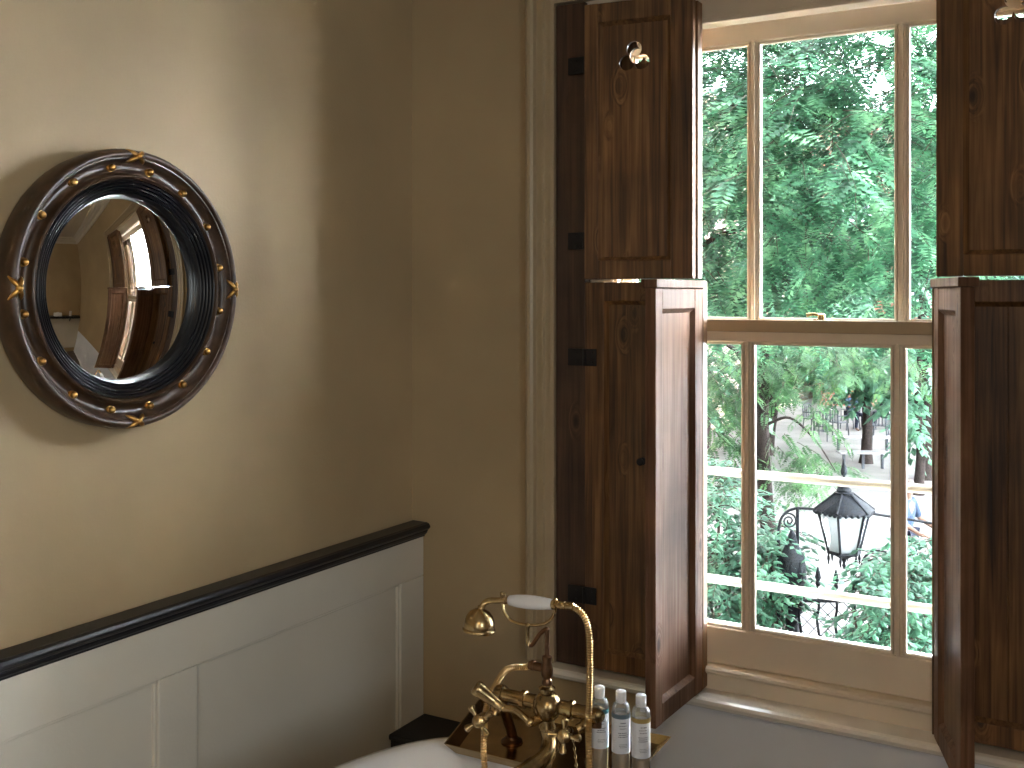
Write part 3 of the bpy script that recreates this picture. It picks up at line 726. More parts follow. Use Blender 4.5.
# chains: bath plug chain hanging from the right tap
def chain(p0, p1, sag=.0, nl=12):
    o = MB()
    for i in range(nl):
        t0 = (i+.5)/nl; c = p0.lerp(p1, t0); d = (p1-p0).normalized(); s_ = d.orthogonal().normalized()
        if i % 2: s_ = d.cross(s_)
        L_ = (p1-p0).length/nl*.62; pts = []
        for k_ in range(12):
            a = 2*math.pi*k_/12; pts.append(c + d*math.cos(a)*L_ + s_*math.sin(a)*L_*.5)
        o.tube(pts, .0007, 5, closed=True)
    return o
pc = thing('plug_chain', 'fine brass plug chain looped below the right cross tap', 'chain', (0, 0, 0))
chain(q(561, 740, 1.93), q(548, 771, 1.92), nl=8).build('chain_strand', M['brass'], pc)
chain(q(573, 738, 1.93), q(577, 771, 1.92), nl=8).build('chain_strand', M['brass'], pc)
# hand shower
hs = thing('hand_shower', 'brass telephone-style hand shower with a white porcelain grip', 'shower', (0, 0, 0))
a0, a1 = q(507, 600, YK), q(554, 604.5, YK); ax = a1-a0; La = ax.length
m = MB(); m.lathe([(.008, .004), (.0115, .008), (.0135, La*.22), (.0152, La*.45), (.0150, La*.58), (.0132, La*.8), (.0108, La*.97)], a0, ax, 28); m.build('porcelain_grip', M['porc'], hs)
m = MB(); m.lathe([(.004, -.008), (.0095, -.006), (.0095, -.002), (.0065, 0), (.0085, .005), (.0085, .008)], a0, ax, 20)
nk = catmull([a0-ax.normalized()*.006, q(498, 600.5, YK), q(490, 600.5, YK), q(484, 603.5, YK), q(480.5, 610, YK)], 6)
m.tube(nk, [.0066]*len(nk), 16); m.lathe([(.0068, 0), (.0085, .002), (.0085, .006), (.0066, .008)], q(481.5, 606, YK), (q(480.5, 612, YK)-q(482, 605, YK)), 16)
m.ball(a0+Vector((-.006, 0, .012)), .0035, seg=8)
m.build('neck', M['brass'], hs)
m = MB(); rc = q(480, 609, YK); dn = Vector((-.04, -.06, -1)).normalized()
m.lathe([(.006, -.002), (.012, .0), (.022, .006), (.0295, .015), (.0335, .026), (.0345, .036), (.034, .040), (.0365, .042), (.037, .046), (.035, .049), (.031, .049), (.027, .051), (.004, .054)], rc, dn, 32); m.build('shower_rose', M['brass'], hs)
m = MB(); m.lathe([(.0105, La*.965), (.0105, La+.004), (.007, La+.006), (.0075, La+.010), (.0085, La+.012), (.0085, La+.026), (.0075, La+.027), (.0085, La+.028), (.0075, La+.046)], a0, ax, 20); m.build('end_collar', M['brass'], hs)
# flexible hose
hp = [a0+ax.normalized()*(La+.030), q(571, 606, YK), q(580, 611.5, YK), q(586.5, 622, YK), q(589.5, 640, YK), q(589.8, 680, YK), q(588.5, 730, YK), q(588, 775, YK-.01), q(575, 830, YK-.03), q(535, 850, YK-.05),
      q(496, 820, 1.925), q(485, 770, 1.925), q(484, 735, 1.94), q(487, 705, 1.99), q(494, 688, YM+.02), q(504, 672, YM+.012), q(514, 667.5, YM), q(526, 667, YM), oo+Vector((-.040, -.002, .003))]
path = catmull(hp, 60)
# resample evenly
acc = [0]
for i in range(1, len(path)): acc.append(acc[-1]+(path[i]-path[i-1]).length)
step = .0013; npt = int(acc[-1]/step); arr = np.array(path); s_ = np.linspace(0, acc[-1], npt)
res = [Vector((np.interp(x, acc, arr[:, 0]), np.interp(x, acc, arr[:, 1]), np.interp(x, acc, arr[:, 2]))) for x in s_]
m = MB(); m.tube(res, [.0074 if (i//2) % 2 else .0052 for i in range(npt)], 10)
ho = m.build('shower_hose', M['hose']); tag(ho, 'ribbed brass shower hose looping from the hand shower back to the mixer', 'hose')

# ------------------------------------------------------------------ bottles
def bottle(label, px, band, liq, flip=0):
    Yb = 1.998; p = atY(px, 768, Yb); t = thing('toiletry_bottle', label, 'bottle', (p.x, Yb, ZT+.001), R(30), 'clear toiletry bottles on the brass tray')
    r = .0190; H = .186
    m = MB(); m.lathe([(r-.003, 0), (r, .003), (r, .150), (r-.0006, .156), (r-.003, .162), (r-.007, .1655), (.0085, .167), (.0085, .172)], n=32); m.build('bottle_body', M['clear'], t)
    m = MB(); m.lathe([(r-.005, .003), (r-.002, .005), (r-.002, liq), (r-.0025, liq+.0005)], n=28); m.build('liquid', M['liquid'], t)
    m = MB(); m.lathe([(.0104, .168), (.0108, .1685), (.0110, .1865), (.0106, .188), (.009, .1893)], n=28)
    m.lathe([(.0095, .1655), (.0095, .169)], n=24); m.build('screw_cap', M['cap'], t)
    m = MB(); m.lathe([(r+.0003, .066), (r+.0004, .0665), (r+.0004, .137)], n=32, caps=False); m.build('paper_label', M['label'], t)
    m = MB(); m.lathe([(r+.0006, .137), (r+.0006, .146)], n=32, caps=False); m.build('label_band', band, t)
    # printed lines
    m = MB(); rr = r+.0008
    rn = random.Random(px)
    for k_, (zz, hh, wid) in enumerate([(.128, .0022, .5), (.1225, .0014, .8), (.117, .0014, .65), (.108, .0016, .95), (.104, .0016, .85), (.100, .0016, .95), (.085, .0010, .7), (.082, .0010, .8), (.079, .0010, .6)]):
        a = -wid/2
        while a < wid/2:
            b_ = a+rn.uniform(.05, .16)
            V = []; 
            for aa in (a, (a+b_)/2, b_):
                an = -math.pi/2 + aa + .1; V += [(rr*math.cos(an), rr*math.sin(an), zz), (rr*math.cos(an), rr*math.sin(an), zz+hh)]
            m.add(V, [(0, 2, 3, 1), (2, 4, 5, 3)]); a = b_+.04
    m.build('label_print', M['ink'], t)
    return t
bottle('clear toiletry bottle with a teal label band, nearest the hose', 599.5, M['teal'], .066)
bottle('clear toiletry bottle with a slate blue label band, middle of three', 621, M['slate'], .063)
bottle('clear toiletry bottle with an ochre label band, beside the shutter', 641, M['ochre'], .060)

# ------------------------------------------------------------------ things seen only in the mirror
zs_ = rel(-.67)
bx_ = MB(); bx_.box(1.70, XR-.001, 1.30, 2.56, zs_, zs_+.028, .004)
for yy in (1.5, 2.3): bx_.prism([(XR-.03, zs_-.12), (XR-.03, zs_), (1.74, zs_)], 'y', yy, yy+.02)
tag(bx_.build('wall_shelf', M['black']), 'black wall shelf on the opposite wall, seen in the round mirror', 'shelf')
b1 = MB(); b1.box(1.74, 1.86, 1.86, 2.06, zs_+.029, zs_+.11, .008); b1.box(1.78, 1.82, 1.92, 2.00, zs_+.11, zs_+.125, .005)
tag(b1.build('tissue_box', M['cap']), 'white tissue box on the black shelf, seen in the round mirror', 'box')
b1 = MB(); b1.lathe([(.03, 0), (.036, .01), (.038, .12), (.034, .12), (.032, .012), (.0, .010)], (1.80, 2.30, zs_+.029), n=24)
tag(b1.build('tumbler', M['porc']), 'white tumbler on the black shelf, seen in the round mirror', 'cup')

# ------------------------------------------------------------------ outside
GZ = EYE - 4.52           # street level
gp_ = MB(); gp_.add([(-60, Y1+.03, GZ), (60, Y1+.03, GZ), (60, 90, GZ), (-60, 90, GZ)], [(0, 1, 2, 3)])
tag(gp_.build('ground', M['asphalt']), kind='structure', label='pale paving of the square outside')
def house(name, label, x0, x1, y0, y1, h, wm, wx, wz, face='y', sx=2.6, sz=3.2, ww=1.1, wh=1.9, base=1.2):
    t = thing(name, label, 'building', ((x0+x1)/2, (y0+y1)/2, GZ)); cx, cy = (x0+x1)/2, (y0+y1)/2
    m = MB(); m.box(x0-cx, x1-cx, y0-cy, y1-cy, 0, h); m.build('wall', wm, t)
    m = MB(); m.box(x0-cx-.25, x1-cx+.25, y0-cy-.25, y1-cy+.25, h, h+.35, .05); m.build('parapet', M['stucco'], t)
    rng = (x0, x1) if face == 'y' else (y0, y1)
    n = int((rng[1]-rng[0]-1)/sx)
    for i in range(n):
        for j in range(int((h-base)/sz)):
            u = rng[0]+ (rng[1]-rng[0])*(i+.5)/n; z = base+j*sz
            f = MB(); g = MB()
            if face == 'y':
                f.box(u-ww/2-.09-cx, u+ww/2+.09-cx, y0-cy-.09, y0-cy+.02, z-.14, z+wh+.12, .01); g.box(u-ww/2-cx, u+ww/2-cx, y0-cy-.11, y0-cy-.085, z, z+wh)
            else:
                f.box(x0-cx-.09, x0-cx+.02, u-ww/2-.09-cy, u+ww/2+.09-cy, z-.14, z+wh+.12, .01); g.box(x0-cx-.11, x0-cx-.085, u-ww/2-cy, u+ww/2-cy, z, z+wh)
            fo = f.build('window', M['stucco'], t); g.build('pane', M['pane'], fo)
    return t
house('brick_house', 'red brick building far across the square behind the trees', -11, 6, 44, 54, 11.5, M['redb'], 0, 0, 'y')
house('white_house', 'white rendered building along the right, seen in the round mirror', 9, 17, 3.6, 34, 13.5, M['stucco'], 0, 0, 'x', sx=3.0)

house('shade_terrace', 'brown brick terrace added along the left to shade the square', -20, -12, 3.4, 62, 11.2, M['brown'], 0, 0, 'y')  # added to keep the sun off the trees and paving
# ---- foliage builders
def leafmesh(name, parent, m_, items, kind='pinnate', seed=1):
    """items: list of (position, direction, normal, length). Returns one mesh of many leaves"""
    rs = np.random.RandomState(seed); V = []; Fc = []
    P = np.array([i[0] for i in items]); D = np.array([i[1] for i in items]); Nn = np.array([i[2] for i in items]); Ln = np.array([i[3] for i in items])
    D /= np.linalg.norm(D, axis=1)[:, None]; Sd = np.cross(D, Nn); Sd /= np.linalg.norm(Sd, axis=1)[:, None]+1e-9; Nn = np.cross(Sd, D)
    n = len(items); quads = []
    if kind == 'pinnate':
        pairs = 8
        for k in range(pairs):
            s = (k+1.2)/(pairs+.8); w = math.sin(math.pi*min(1, .18+s*.80))**.6
            droop = -.22*s*s
            base = P + D*(Ln*s)[:, None] + Nn*(Ln*droop)[:, None]
            for sg in (-1, 1):
                ld = Sd*sg*.92 + D*.38 + Nn*(rs.uniform(-.25, .10, n))[:, None]
                ld /= np.linalg.norm(ld, axis=1)[:, None]
                LL = (Ln*.30*w)[:, None]; ww = LL*.21
                pd = np.cross(ld, Nn); pd /= np.linalg.norm(pd, axis=1)[:, None]
                quads.append(np.stack([base, base+ld*LL*.45+pd*ww, base+ld*LL, base+ld*LL*.45-pd*ww], 1))
        tip = P+D*Ln[:, None]*.98+Nn*(Ln*-.22)[:, None]
        quads.append(np.stack([tip, tip+D*(Ln*.08)[:, None]+Sd*(Ln*.03)[:, None], tip+D*(Ln*.17)[:, None], tip+D*(Ln*.08)[:, None]-Sd*(Ln*.03)[:, None]], 1))
    else:
        w = .30 if kind == 'broad' else .42
        L_ = Ln[:, None]; mid = P+D*L_*.45
        f1 = mid+Sd*L_*w-Nn*L_*.05; f2 = mid-Sd*L_*w-Nn*L_*.05; tip = P+D*L_-Nn*L_*.12
        # folded along the midrib: two triangles each as quads
        q1 = P+D*L_*.16+Sd*L_*w*.6; 
        quads.append(np.stack([P, f1, tip, mid+Nn*L_*.03], 1)); quads.append(np.stack([P, mid+Nn*L_*.03, tip, f2], 1))
    A = np.concatenate(quads, 0).reshape(-1, 3)
    me = bpy.data.meshes.new(name); nq = len(A)//4
    me.vertices.add(len(A)); me.vertices.foreach_set('co', A.ravel())
    me.loops.add(nq*4); me.loops.foreach_set('vertex_index', np.arange(nq*4, dtype=np.int32))
    me.polygons.add(nq); me.polygons.foreach_set('loop_start', np.arange(0, nq*4, 4, dtype=np.int32)); me.polygons.foreach_set('loop_total', np.full(nq, 4, dtype=np.int32))
    me.update(calc_edges=True); me.materials.append(m_)
    o = bpy.data.objects.new(name, me); COL.objects.link(o); o.parent = parent
    return o
def sprays(rn, blobs, per, ln, hang=.5, out=1.0, origin=None):
    """leaf items gathered in drooping sprays scattered through ellipsoids; also returns twig paths"""
    items = []; twigs = []
    for (c, rad, cnt) in blobs:
        c = Vector(c)
        for _ in range(cnt):
            while True:
                u = Vector((rn.uniform(-1, 1), rn.uniform(-1, 1), rn.uniform(-1, 1)))
                if .25 < u.length < 1: break
            p = c+Vector((u.x*rad[0], u.y*rad[1], u.z*rad[2]))
            az = rn.uniform(0, 2*math.pi)
            d = Vector((math.cos(az)+u.x*out*.6, math.sin(az)-.5+u.y*out*.6, -hang+rn.uniform(-.35, .35)+.3*u.z)).normalized()
            L_ = ln*rn.uniform(1.6, 2.6); path = []
            for k in range(per):
                s = k/per; q_ = p + d*L_*s + Vector((0, 0, -.32*L_*s*s)); path.append(q_)
                sd = d.cross(Vector((0, 0, 1))).normalized()*(1 if k % 2 else -1)
                ld = (sd*rn.uniform(.5, 1.1)+d*rn.uniform(.5, .9)+Vector((0, 0, rn.uniform(-.65, .05)))).normalized()
                nn = (Vector((rn.uniform(-.3, .3), rn.uniform(-.55, .1), 1))).normalized()
                items.append((q_[:], ld[:], nn[:], ln*rn.uniform(.7, 1.15)))
            twigs.append(path)
    return items, twigs
def tree(label, cat, base, top, r0, lean, branches, blobs, m_, per, ln, seed, kind='pinnate', hang=.5, twig=True, name='tree', group=None, bark=None):
    t = thing(name, label, cat, (0, 0, 0), 0, group); rn = random.Random(seed)
    if base is not None:
        m = MB(); pts = catmull([base, base.lerp(top, .3)+Vector((lean, 0, 0)), base.lerp(top, .62)+Vector((-lean*.6, 0, 0)), top], 8)
        m.tube(pts, [r0*(1.25-.25*min(1, i*.4))*(1-.55*i/len(pts)) for i in range(len(pts))], 14); m.build('trunk', bark or M['bark'], t)
    for bpts, br in branches:
        m = MB(); pp = catmull(bpts, 6); m.tube(pp, [br*(1-.75*i/len(pp)) for i in range(len(pp))], 9); m.build('branch', bark or M['bark'], t)
    items, tw = sprays(rn, blobs, per, ln, hang)
    leafmesh('foliage', t, m_, items, kind, seed)
    if twig:
        m = MB()
        for p in tw: m.tube([p[0], p[len(p)//2], p[-1]], [.004, .003, .0015], 4, caps=False)
        m.build('twigs', M['twig'], t)
    return t
def D(px, py, d): return atD(px, py, d)
# near locust tree whose crown fills the upper window
b0 = Vector((-5.2, 8.2, GZ)); t0_ = Vector((-4.2, 8.4, GZ+7.0))
tree('locust tree close to the window, its feathery crown filling the upper panes', 'tree', b0, t0_, .14, .15,
     [([t0_-Vector((0, 0, 1.2)), (-3.4, 8.3, EYE+1.8), (-2.4, 7.9, EYE+2.5), (-1.2, 7.5, EYE+2.3)], .06),
      ([t0_-Vector((0, 0, 2.2)), (-3.2, 8.6, EYE+1.0), (-2.2, 8.4, EYE+1.4), (-1.2, 8.2, EYE+1.2)], .05),
      ([t0_-Vector((0, 0, 2.9)), (-3.0, 8.2, EYE+.4), (-2.3, 7.9, EYE+.55)], .035)],
     [((-1.9, 7.6, EYE+1.9), (1.5, .9, .8), 115), ((-1.6, 7.2, EYE+1.05), (1.2, .8, .7), 105), ((-2.9, 7.8, EYE+1.3), (1.0, .9, 1.1), 90),
      ((-1.1, 7.9, EYE+1.9), (1.0, .9, .9), 70), ((-1.9, 8.9, EYE+1.5), (2.0, .8, 1.3), 190), ((-2.6, 7.8, EYE+.4), (.8, .8, .5), 46), ((-1.3, 7.8, EYE+.42), (.75, .7, .42), 44), ((-4.3, 8.3, EYE+1.8), (1.2, 1.2, 1.4), 60), ((-1.55, 6.5, EYE+1.0), (.85, .35, .55), 16)],
     M['leafn'], 7, .27, 11, hang=.38, name='locust_tree')
# slim tree with the dark trunk seen in the lower left pane
tb = D(769, 500, 12.5); tb.z = GZ; tt = D(764, 330, 12.5)
tree('slender dark-trunked tree behind the lower left pane', 'tree', tb, tt, .125, .05,
     [([D(764, 385, 12.5), D(750, 372, 12.4), D(735, 350, 12.3), D(715, 340, 12.2)], .05), ([D(765, 425, 12.5), D(790, 418, 12.3), D(815, 440, 12.2), D(835, 470, 12)], .02), ([D(762, 350, 12.5), D(790, 330, 12.4), D(830, 320, 12.2)], .05),
      ([D(767, 470, 12.5), D(752, 450, 12.4), D(745, 430, 12.3)], .025)],
     [((D(716, 345, 12.7))[:], (1.2, .6, .45), 80), ((D(800, 345, 12.8))[:], (.80, .5, .40), 60), ((D(714, 420, 13.0))[:], (.50, .4, .85), 80), ((D(800, 395, 12.2))[:], (.32, .4, .35), 13),
      ((D(815, 468, 12))[:], (.30, .3, .22), 17), ((D(795, 450, 12.1))[:], (.35, .3, .35), 9), ((D(880, 342, 12.4))[:], (.9, .8, .30), 34)],
     M['leafy'], 7, .20, 23, hang=.4, name='slender_tree')
# plaza tree further off
pb = D(866, 462, 28.5); pb.z = GZ; pt = D(867, 392, 28.5)
tree('broad plaza tree with grey trunk among the cafe tables', 'tree', pb, pt+Vector((0, 0, 1.2)), .16, .03, [],
     [((D(866, 368, 28.5))[:], (1.25, 1.4, .72), 110), ((D(850, 352, 28.5))[:], (1.9, 1.4, .7), 90), ((D(893, 350, 28.5))[:], (1.6, 1.4, .6), 70)],
     M['leaff'], 7, .30, 31, 'broad', name='plaza_tree', twig=False)
# more crowns across the square
for i, (px, py, d, rx, rz_, cnt, lab) in enumerate([
        (700, 250, 24, 4.0, 4.2, 170, 'far green tree at the left side of the square'), (785, 215, 30, 5.0, 5.0, 240, 'tall far tree in the middle of the square'),
        (925, 250, 26, 3.6, 4.4, 180, 'far green tree at the right side of the square')]):
    c = D(px, py, d); bb = Vector((c.x, c.y, GZ))
    if i == 1: bb = D(766, 295, d); bb.z = GZ
    tree(lab, 'tree', bb, c, .18, .1, [], [(c[:], (rx, 2.5, rz_*.9), cnt)], M['leaff'], 8, .42, 50+i, 'broad', name='square_tree', twig=False, group='trees of the far square')
# trunk and light foliage at far right pane
fb = D(918, 440, 24); fb.z = GZ
tree('small tree behind the far right pane', 'tree', fb, D(920, 350, 24), .12, .05, [], [((D(922, 375, 24))[:], (.8, .8, .6), 30), ((D(912, 420, 24))[:], (.35, .5, .65), 30)], M['leaff'], 6, .26, 61, 'broad', name='small_tree', twig=False)
# shrubs below the window
def shrub(label, parts, d, seed, ln=.085, m_='leafs', per=7, group=None):
    t = thing('shrub', label, 'shrub', (0, 0, 0), 0, group); rn = random.Random(seed)
    blobs = [((D(px, py, d+dd))[:], (rx, .5, rz_), cnt) for (px, py, dd, rx, rz_, cnt) in parts]
    items, tw = sprays(rn, blobs, per, ln*1.5, .1)
    items = [(p, dd_, nn, l_*.66) for p, dd_, nn, l_ in items]
    m = MB()
    for (c, rad, cnt) in blobs:
        for _ in range(3):
            x = c[0]+rn.uniform(-.5, .5)*rad[0]; y = c[1]+rn.uniform(-.3, .3)
            m.tube(catmull([(x, y, GZ), (x+rn.uniform(-.1, .1), y, (GZ+c[2])/2), (x+rn.uniform(-.2, .2), y, c[2])], 4), [.02]*4+[.014]*4+[.008], 7)
    for p in tw: m.tube([p[0], p[-1]], [.005, .002], 4, caps=False)
    m.build('stems', M['twig'], t)
    leafmesh('foliage', t, M[m_], items, 'broad', seed)
    return t
shrub('leafy green shrub at the lower left of the view, beside the gate post', [(715, 600, 0, .45, .36, 130), (718, 535, .5, .42, .50, 190), (765, 585, 0, .30, .40, 130), (770, 545, .1, .22, .22, 60), (708, 485, .9, .34, .28, 70)], 8.6, 3)
shrub('leafy green shrub at the lower right, below the lantern', [(893, 612, 0, .30, .33, 150), (915, 590, .2, .22, .42, 130), (878, 572, .2, .17, .12, 36), (925, 560, .4, .20, .20, 40)], 7.6, 4)
# ---- lantern and its wrought iron arch
DL = 8.6
c0 = D(844, 552, DL); sc_ = DL/F
lan = thing('street_lantern', 'black four-sided street lantern with frosted glass hanging outside the window', 'lantern', c0)
NS = 6
def ring6(r_, z, rot=YAW):
    return [Vector((r_*math.cos(rot+math.pi/6*0+k*2*math.pi/NS), r_*math.sin(rot+k*2*math.pi/NS), z)) for k in range(NS)]
def loft6(mb, lv):
    V = []
    for r_, z in lv: V += ring6(r_, z)
    Fc = [tuple(reversed(range(NS))), tuple(range(len(V)-NS, len(V)))]
    for i in range(len(lv)-1):
        for k in range(NS): Fc.append((i*NS+k, i*NS+(k+1) % NS, i*NS+NS+(k+1) % NS, i*NS+NS+k))
    mb.add(V, Fc)
P_ = sc_
rb_, rt2, zt_ = 15.5*P_, 26*P_, 41*P_
m = MB()
V6 = ring6(rb_-.006, .01)+ring6(rt2-.006, zt_-.005)
m.add(V6, [(k, (k+1) % NS, NS+(k+1) % NS, NS+k) for k in range(NS)]); m.build('lantern_glass', M['lampglass'], lan)
m = MB(); A_, B_ = ring6(rb_, 0), ring6(rt2, zt_)
for k in range(NS):
    m.tube([A_[k], B_[k]], .010, 8); m.tube([A_[k], A_[(k+1) % NS]], .014, 8); m.tube([B_[k], B_[(k+1) % NS]], .012, 8)
    m.lathe([(.003, -.10), (.012, -.05), (.006, -.02), (.010, 0)], A_[k], n=8)
loft6(m, [(rb_*.3, -.05), (rb_*.7, -.02), (rb_, -.008), (rb_, .008)])
m.lathe([(.004, -.14), (.016, -.11), (.010, -.09), (.020, -.06), (.03, -.04)], (0, 0, 0), n=12); m.build('lantern_frame', M['lampiron'], lan)
m = MB(); z = zt_
loft6(m, [(rt2+2*P_, z-.01), (30.5*P_, z-.004), (30.5*P_, z+1.5*P_), (24*P_, z+7*P_), (15*P_, z+13*P_), (8.5*P_, z+18*P_)])
for k in range(NS):
    m.tube([ring6(30.5*P_, z+1.5*P_)[k], ring6(15*P_, z+13*P_)[k], ring6(8.5*P_, z+18*P_)[k]], .010, 6)
    e0, e1 = ring6(30*P_, z-.004)[k], ring6(30*P_, z-.004)[(k+1) % NS]
    for u_ in (.1, .3, .5, .7, .9): m.ball(e0.lerp(e1, u_), .016, seg=8)
m.lathe([(9*P_, 17*P_), (9.5*P_, 18.5*P_), (7*P_, 19.5*P_), (7.5*P_, 21*P_), (6*P_, 23*P_), (6.5*P_, 25*P_), (4.6*P_, 29*P_), (1.2*P_, 30*P_), (1.0*P_, 35*P_), (2.8*P_, 37*P_), (3.2*P_, 40*P_), (2.4*P_, 44*P_), (1.0*P_, 48*P_), (.4*P_, 52*P_)], (0, 0, z), n=20)
m.build('lantern_roof', M['lampiron'], lan)
m = MB(); m.lathe([(.03, .02), (.03, .06), (.016, .065), (.040, .10), (.050, .15), (.040, .20), (.012, .22)], (0, 0, 0), n=16); m.build('light_bulb', M['porc'], lan)
# arch: side posts, top rail, scrolls
ar = thing('iron_arch', 'wrought iron arch with scrolls carrying the lantern over the gate', 'ironwork', (0, 0, 0))
m = MB()
yA = c0.y
def A2(px, py): return D(px, py, DL)
m.tube([A2(797, 508), A2(820, 509.5)], .011, 8); m.tube([A2(868, 513), A2(900, 518), A2(950, 526)], .011, 8); m.tube([A2(820, 509.5), A2(868, 513)], .009, 8)
m.tube(catmull([A2(797, 508), A2(788, 511), A2(781, 519), A2(778.5, 532), A2(778.5, 545)], 6), .011, 8)
m.build('top_bar', M['lampiron'], ar)
m = MB(); cx_, cy_ = 789, 521; pts = []
for k in range(40):
    a = k/39*4.2*math.pi; r_ = 8.5*(1-k/39*.88); pts.append(A2(cx_-r_*math.cos(a), cy_-r_*math.sin(a)))
m.tube(pts, .007, 7); m.build('scroll', M['lampiron'], ar)
m = MB(); g0 = A2(797.5, 508); m.tube([g0, (g0.x, g0.y, GZ)], .014, 8); g1 = A2(778.5, 540); m.tube([g1, (g1.x, g1.y, GZ)], .014, 8); m.build('post', M['lampiron'], ar)
m = MB(); g2 = A2(950, 526); m.tube([g2, (g2.x, g2.y, GZ)], .018, 8); m.build('post', M['lampiron'], ar)
# ornate gate pier
gp0 = D(792, 560, DL-.1)
m = MB(); zz = gp0.z
m.lathe([(.05, GZ-zz), (.05, -.45), (.085, -.40), (.105, -.30), (.115, -.10), (.10, .02), (.07, .08), (.045, .14), (.03, .20), (.01, .24)], gp0, n=14)
pr_ = m.build('gate_post', M['lampiron']); tag(pr_, 'stout dark cast iron gate post beside the left shrub', 'post')
# railings with twisted uprights
rl = thing('iron_gate', 'black iron gate with twisted spear-topped uprights and mesh behind', 'gate', (0, 0, 0))
zs = []
for i in range(-1, 6):
    px = 818+18*i; b_ = D(px, 566+3*i, DL-.2)
    m = MB(); n_ = 60; 
    pts = [Vector((b_.x+.008*math.cos(j*.9), b_.y+.008*math.sin(j*.9), GZ+.05+(b_.z-.16-GZ-.05)*j/n_)) for j in range(n_+1)]
    m.tube(pts, .011, 6); m.lathe([(.010, -.16), (.022, -.14), (.012, -.12), (.024, -.09), (.016, -.05), (.002, .0)], b_, n=8); m.build('upright', M['lampiron'], rl); zs.append(b_)
m = MB()
for dz in (-.30, -1.9):
    m.tube([(zs[0].x, zs[0].y, zs[0].z+dz), (zs[-1].x, zs[-1].y, zs[0].z+dz)], .014, 6)
m.build('cross_rail', M['lampiron'], rl)
m = MB(); x0, x1 = zs[0], zs[-1]; za, zb2 = GZ+.1, zs[0].z-.30; Lx = (x1-x0).length; ux = (x1-x0); ux.z = 0; ux.normalize(); H_ = zb2-za; nn_ = 44
for sg in (-1, 1):
    for j in range(nn_):
        u0 = -H_+ (Lx+2*H_)*j/nn_; a_, b_ = (u0, 0), (u0+H_, H_)
        lo, hi = max(0, u0), min(Lx, u0+H_)
        if hi-lo < .02: continue
        def pt(u):
            v = (u-u0); v = v if sg > 0 else H_-v
            return (x0.x+ux.x*u, x0.y+ux.y*u+.02, za+v)
        m.tube([pt(lo), pt(hi)], .0035, 4, caps=False)
m.build('wire_mesh', M['furn'], rl)

# ---- cafe furniture on the square
def cafe_chair():
    t = thing('cafe_chair', 'x', 'chair', (0, 0, GZ), 0, 'silver grey chairs of the pavement cafe')
    m = MB(); m.box(-.23, .23, -.22, .22, .43, .46, .01); m.build('seat', M['furn'], t)
    m = MB(); m.tube(catmull([(-.21, .22, .44), (-.21, .25, .85), (0, .27, .90), (.21, .25, .85), (.21, .22, .44)], 4), .022, 8)
    for x in (-.1, 0, .1): m.box(x-.02, x+.02, .23, .25, .46, .86)
    m.build('backrest', M['furn'], t)
    for sx in (-1, 1):
        for sy in (-1, 1):
            m = MB(); m.tube([(sx*.21, sy*.20, .44), (sx*.23, sy*.24, 0)], .020, 8); m.build('leg', M['furn'], t)
    for sx in (-1, 1):
        m = MB(); m.tube([(sx*.23, .22, .66), (sx*.24, -.2, .66), (sx*.23, -.21, .44)], .018, 6); m.build('armrest', M['furn'], t)
    return t
ch0 = cafe_chair()
def gpt(px, d): r = ray(px, 295); return (r.x*d, r.y*d, GZ)
first = True
for px, d, rz_, lab in [(813, 35.0, 1.2, 'leftmost grey cafe chair, turned to the left table'), (838, 34, 2.6, 'grey open-backed cafe chair left of the seated red-haired person'), (850, 35.6, -.9, 'grey cafe chair holding the red-haired person'),
                         (886, 35.6, .9, 'grey cafe chair holding the person right of the plaza trunk'), (823, 33.0, 3.0, 'grey cafe chair in the front row at left'), (880, 33.2, 3.2, 'grey cafe chair in the front row right of the plaza trunk'), (900, 36.5, 1.0, 'rightmost grey cafe chair behind the glazing bar')]:
    c = ch0 if first else dup(ch0); first = False
    c['label'] = lab; c.location = gpt(px, d); c.rotation_euler = (0, 0, rz_)
def cafe_table(px, d, lab, first=None):
    if first is None:
        t = thing('cafe_table', lab, 'table', gpt(px, d), 0, 'white-topped tables of the pavement cafe')
        m = MB(); m.lathe([(.36, .70), (.37, .715), (.36, .73)], n=28); m.build('table_top', M['tabletop'], t)
        m = MB(); m.tube([(0, 0, .02), (0, 0, .70)], .035, 10); m.build('pedestal', M['furn'], t)
        m = MB(); m.lathe([(.30, 0), (.29, .02), (.05, .04)], n=20); m.build('base', M['furn'], t)
        return t
    c = dup(first); c['label'] = lab; c.location = gpt(px, d); return c
ct = cafe_table(826, 35.3, 'white-topped cafe table at the left of the terrace')
cafe_table(868, 35.8, 'white-topped cafe table between the two seated people', ct)
cafe_table(896, 34.2, 'white-topped cafe table at the right, by the glazing bar', ct)
def bench(lab, px0, px1, d, h=.45):
    a = Vector(gpt(px0, d)); b = Vector(gpt(px1, d)); L_ = (b-a).length; t = thing('long_bench', lab, 'bench', a, math.atan2(b.y-a.y, b.x-a.x), 'long pale benches round the plaza tree')
    m = MB(); m.box(0, L_, -.2, .2, h-.05, h, .01); m.build('seat', M['tabletop'], t)
    for x in (.15, L_/2, L_-.15):
        m = MB(); m.box(x-.03, x+.03, -.04, .04, 0, h-.05, .005); m.build('leg', M['furn'], t)
bench('long pale bench in front of the plaza tree trunk', 838, 888, 27.6)
bench('long pale bench behind the plaza tree trunk', 833, 892, 30.5)

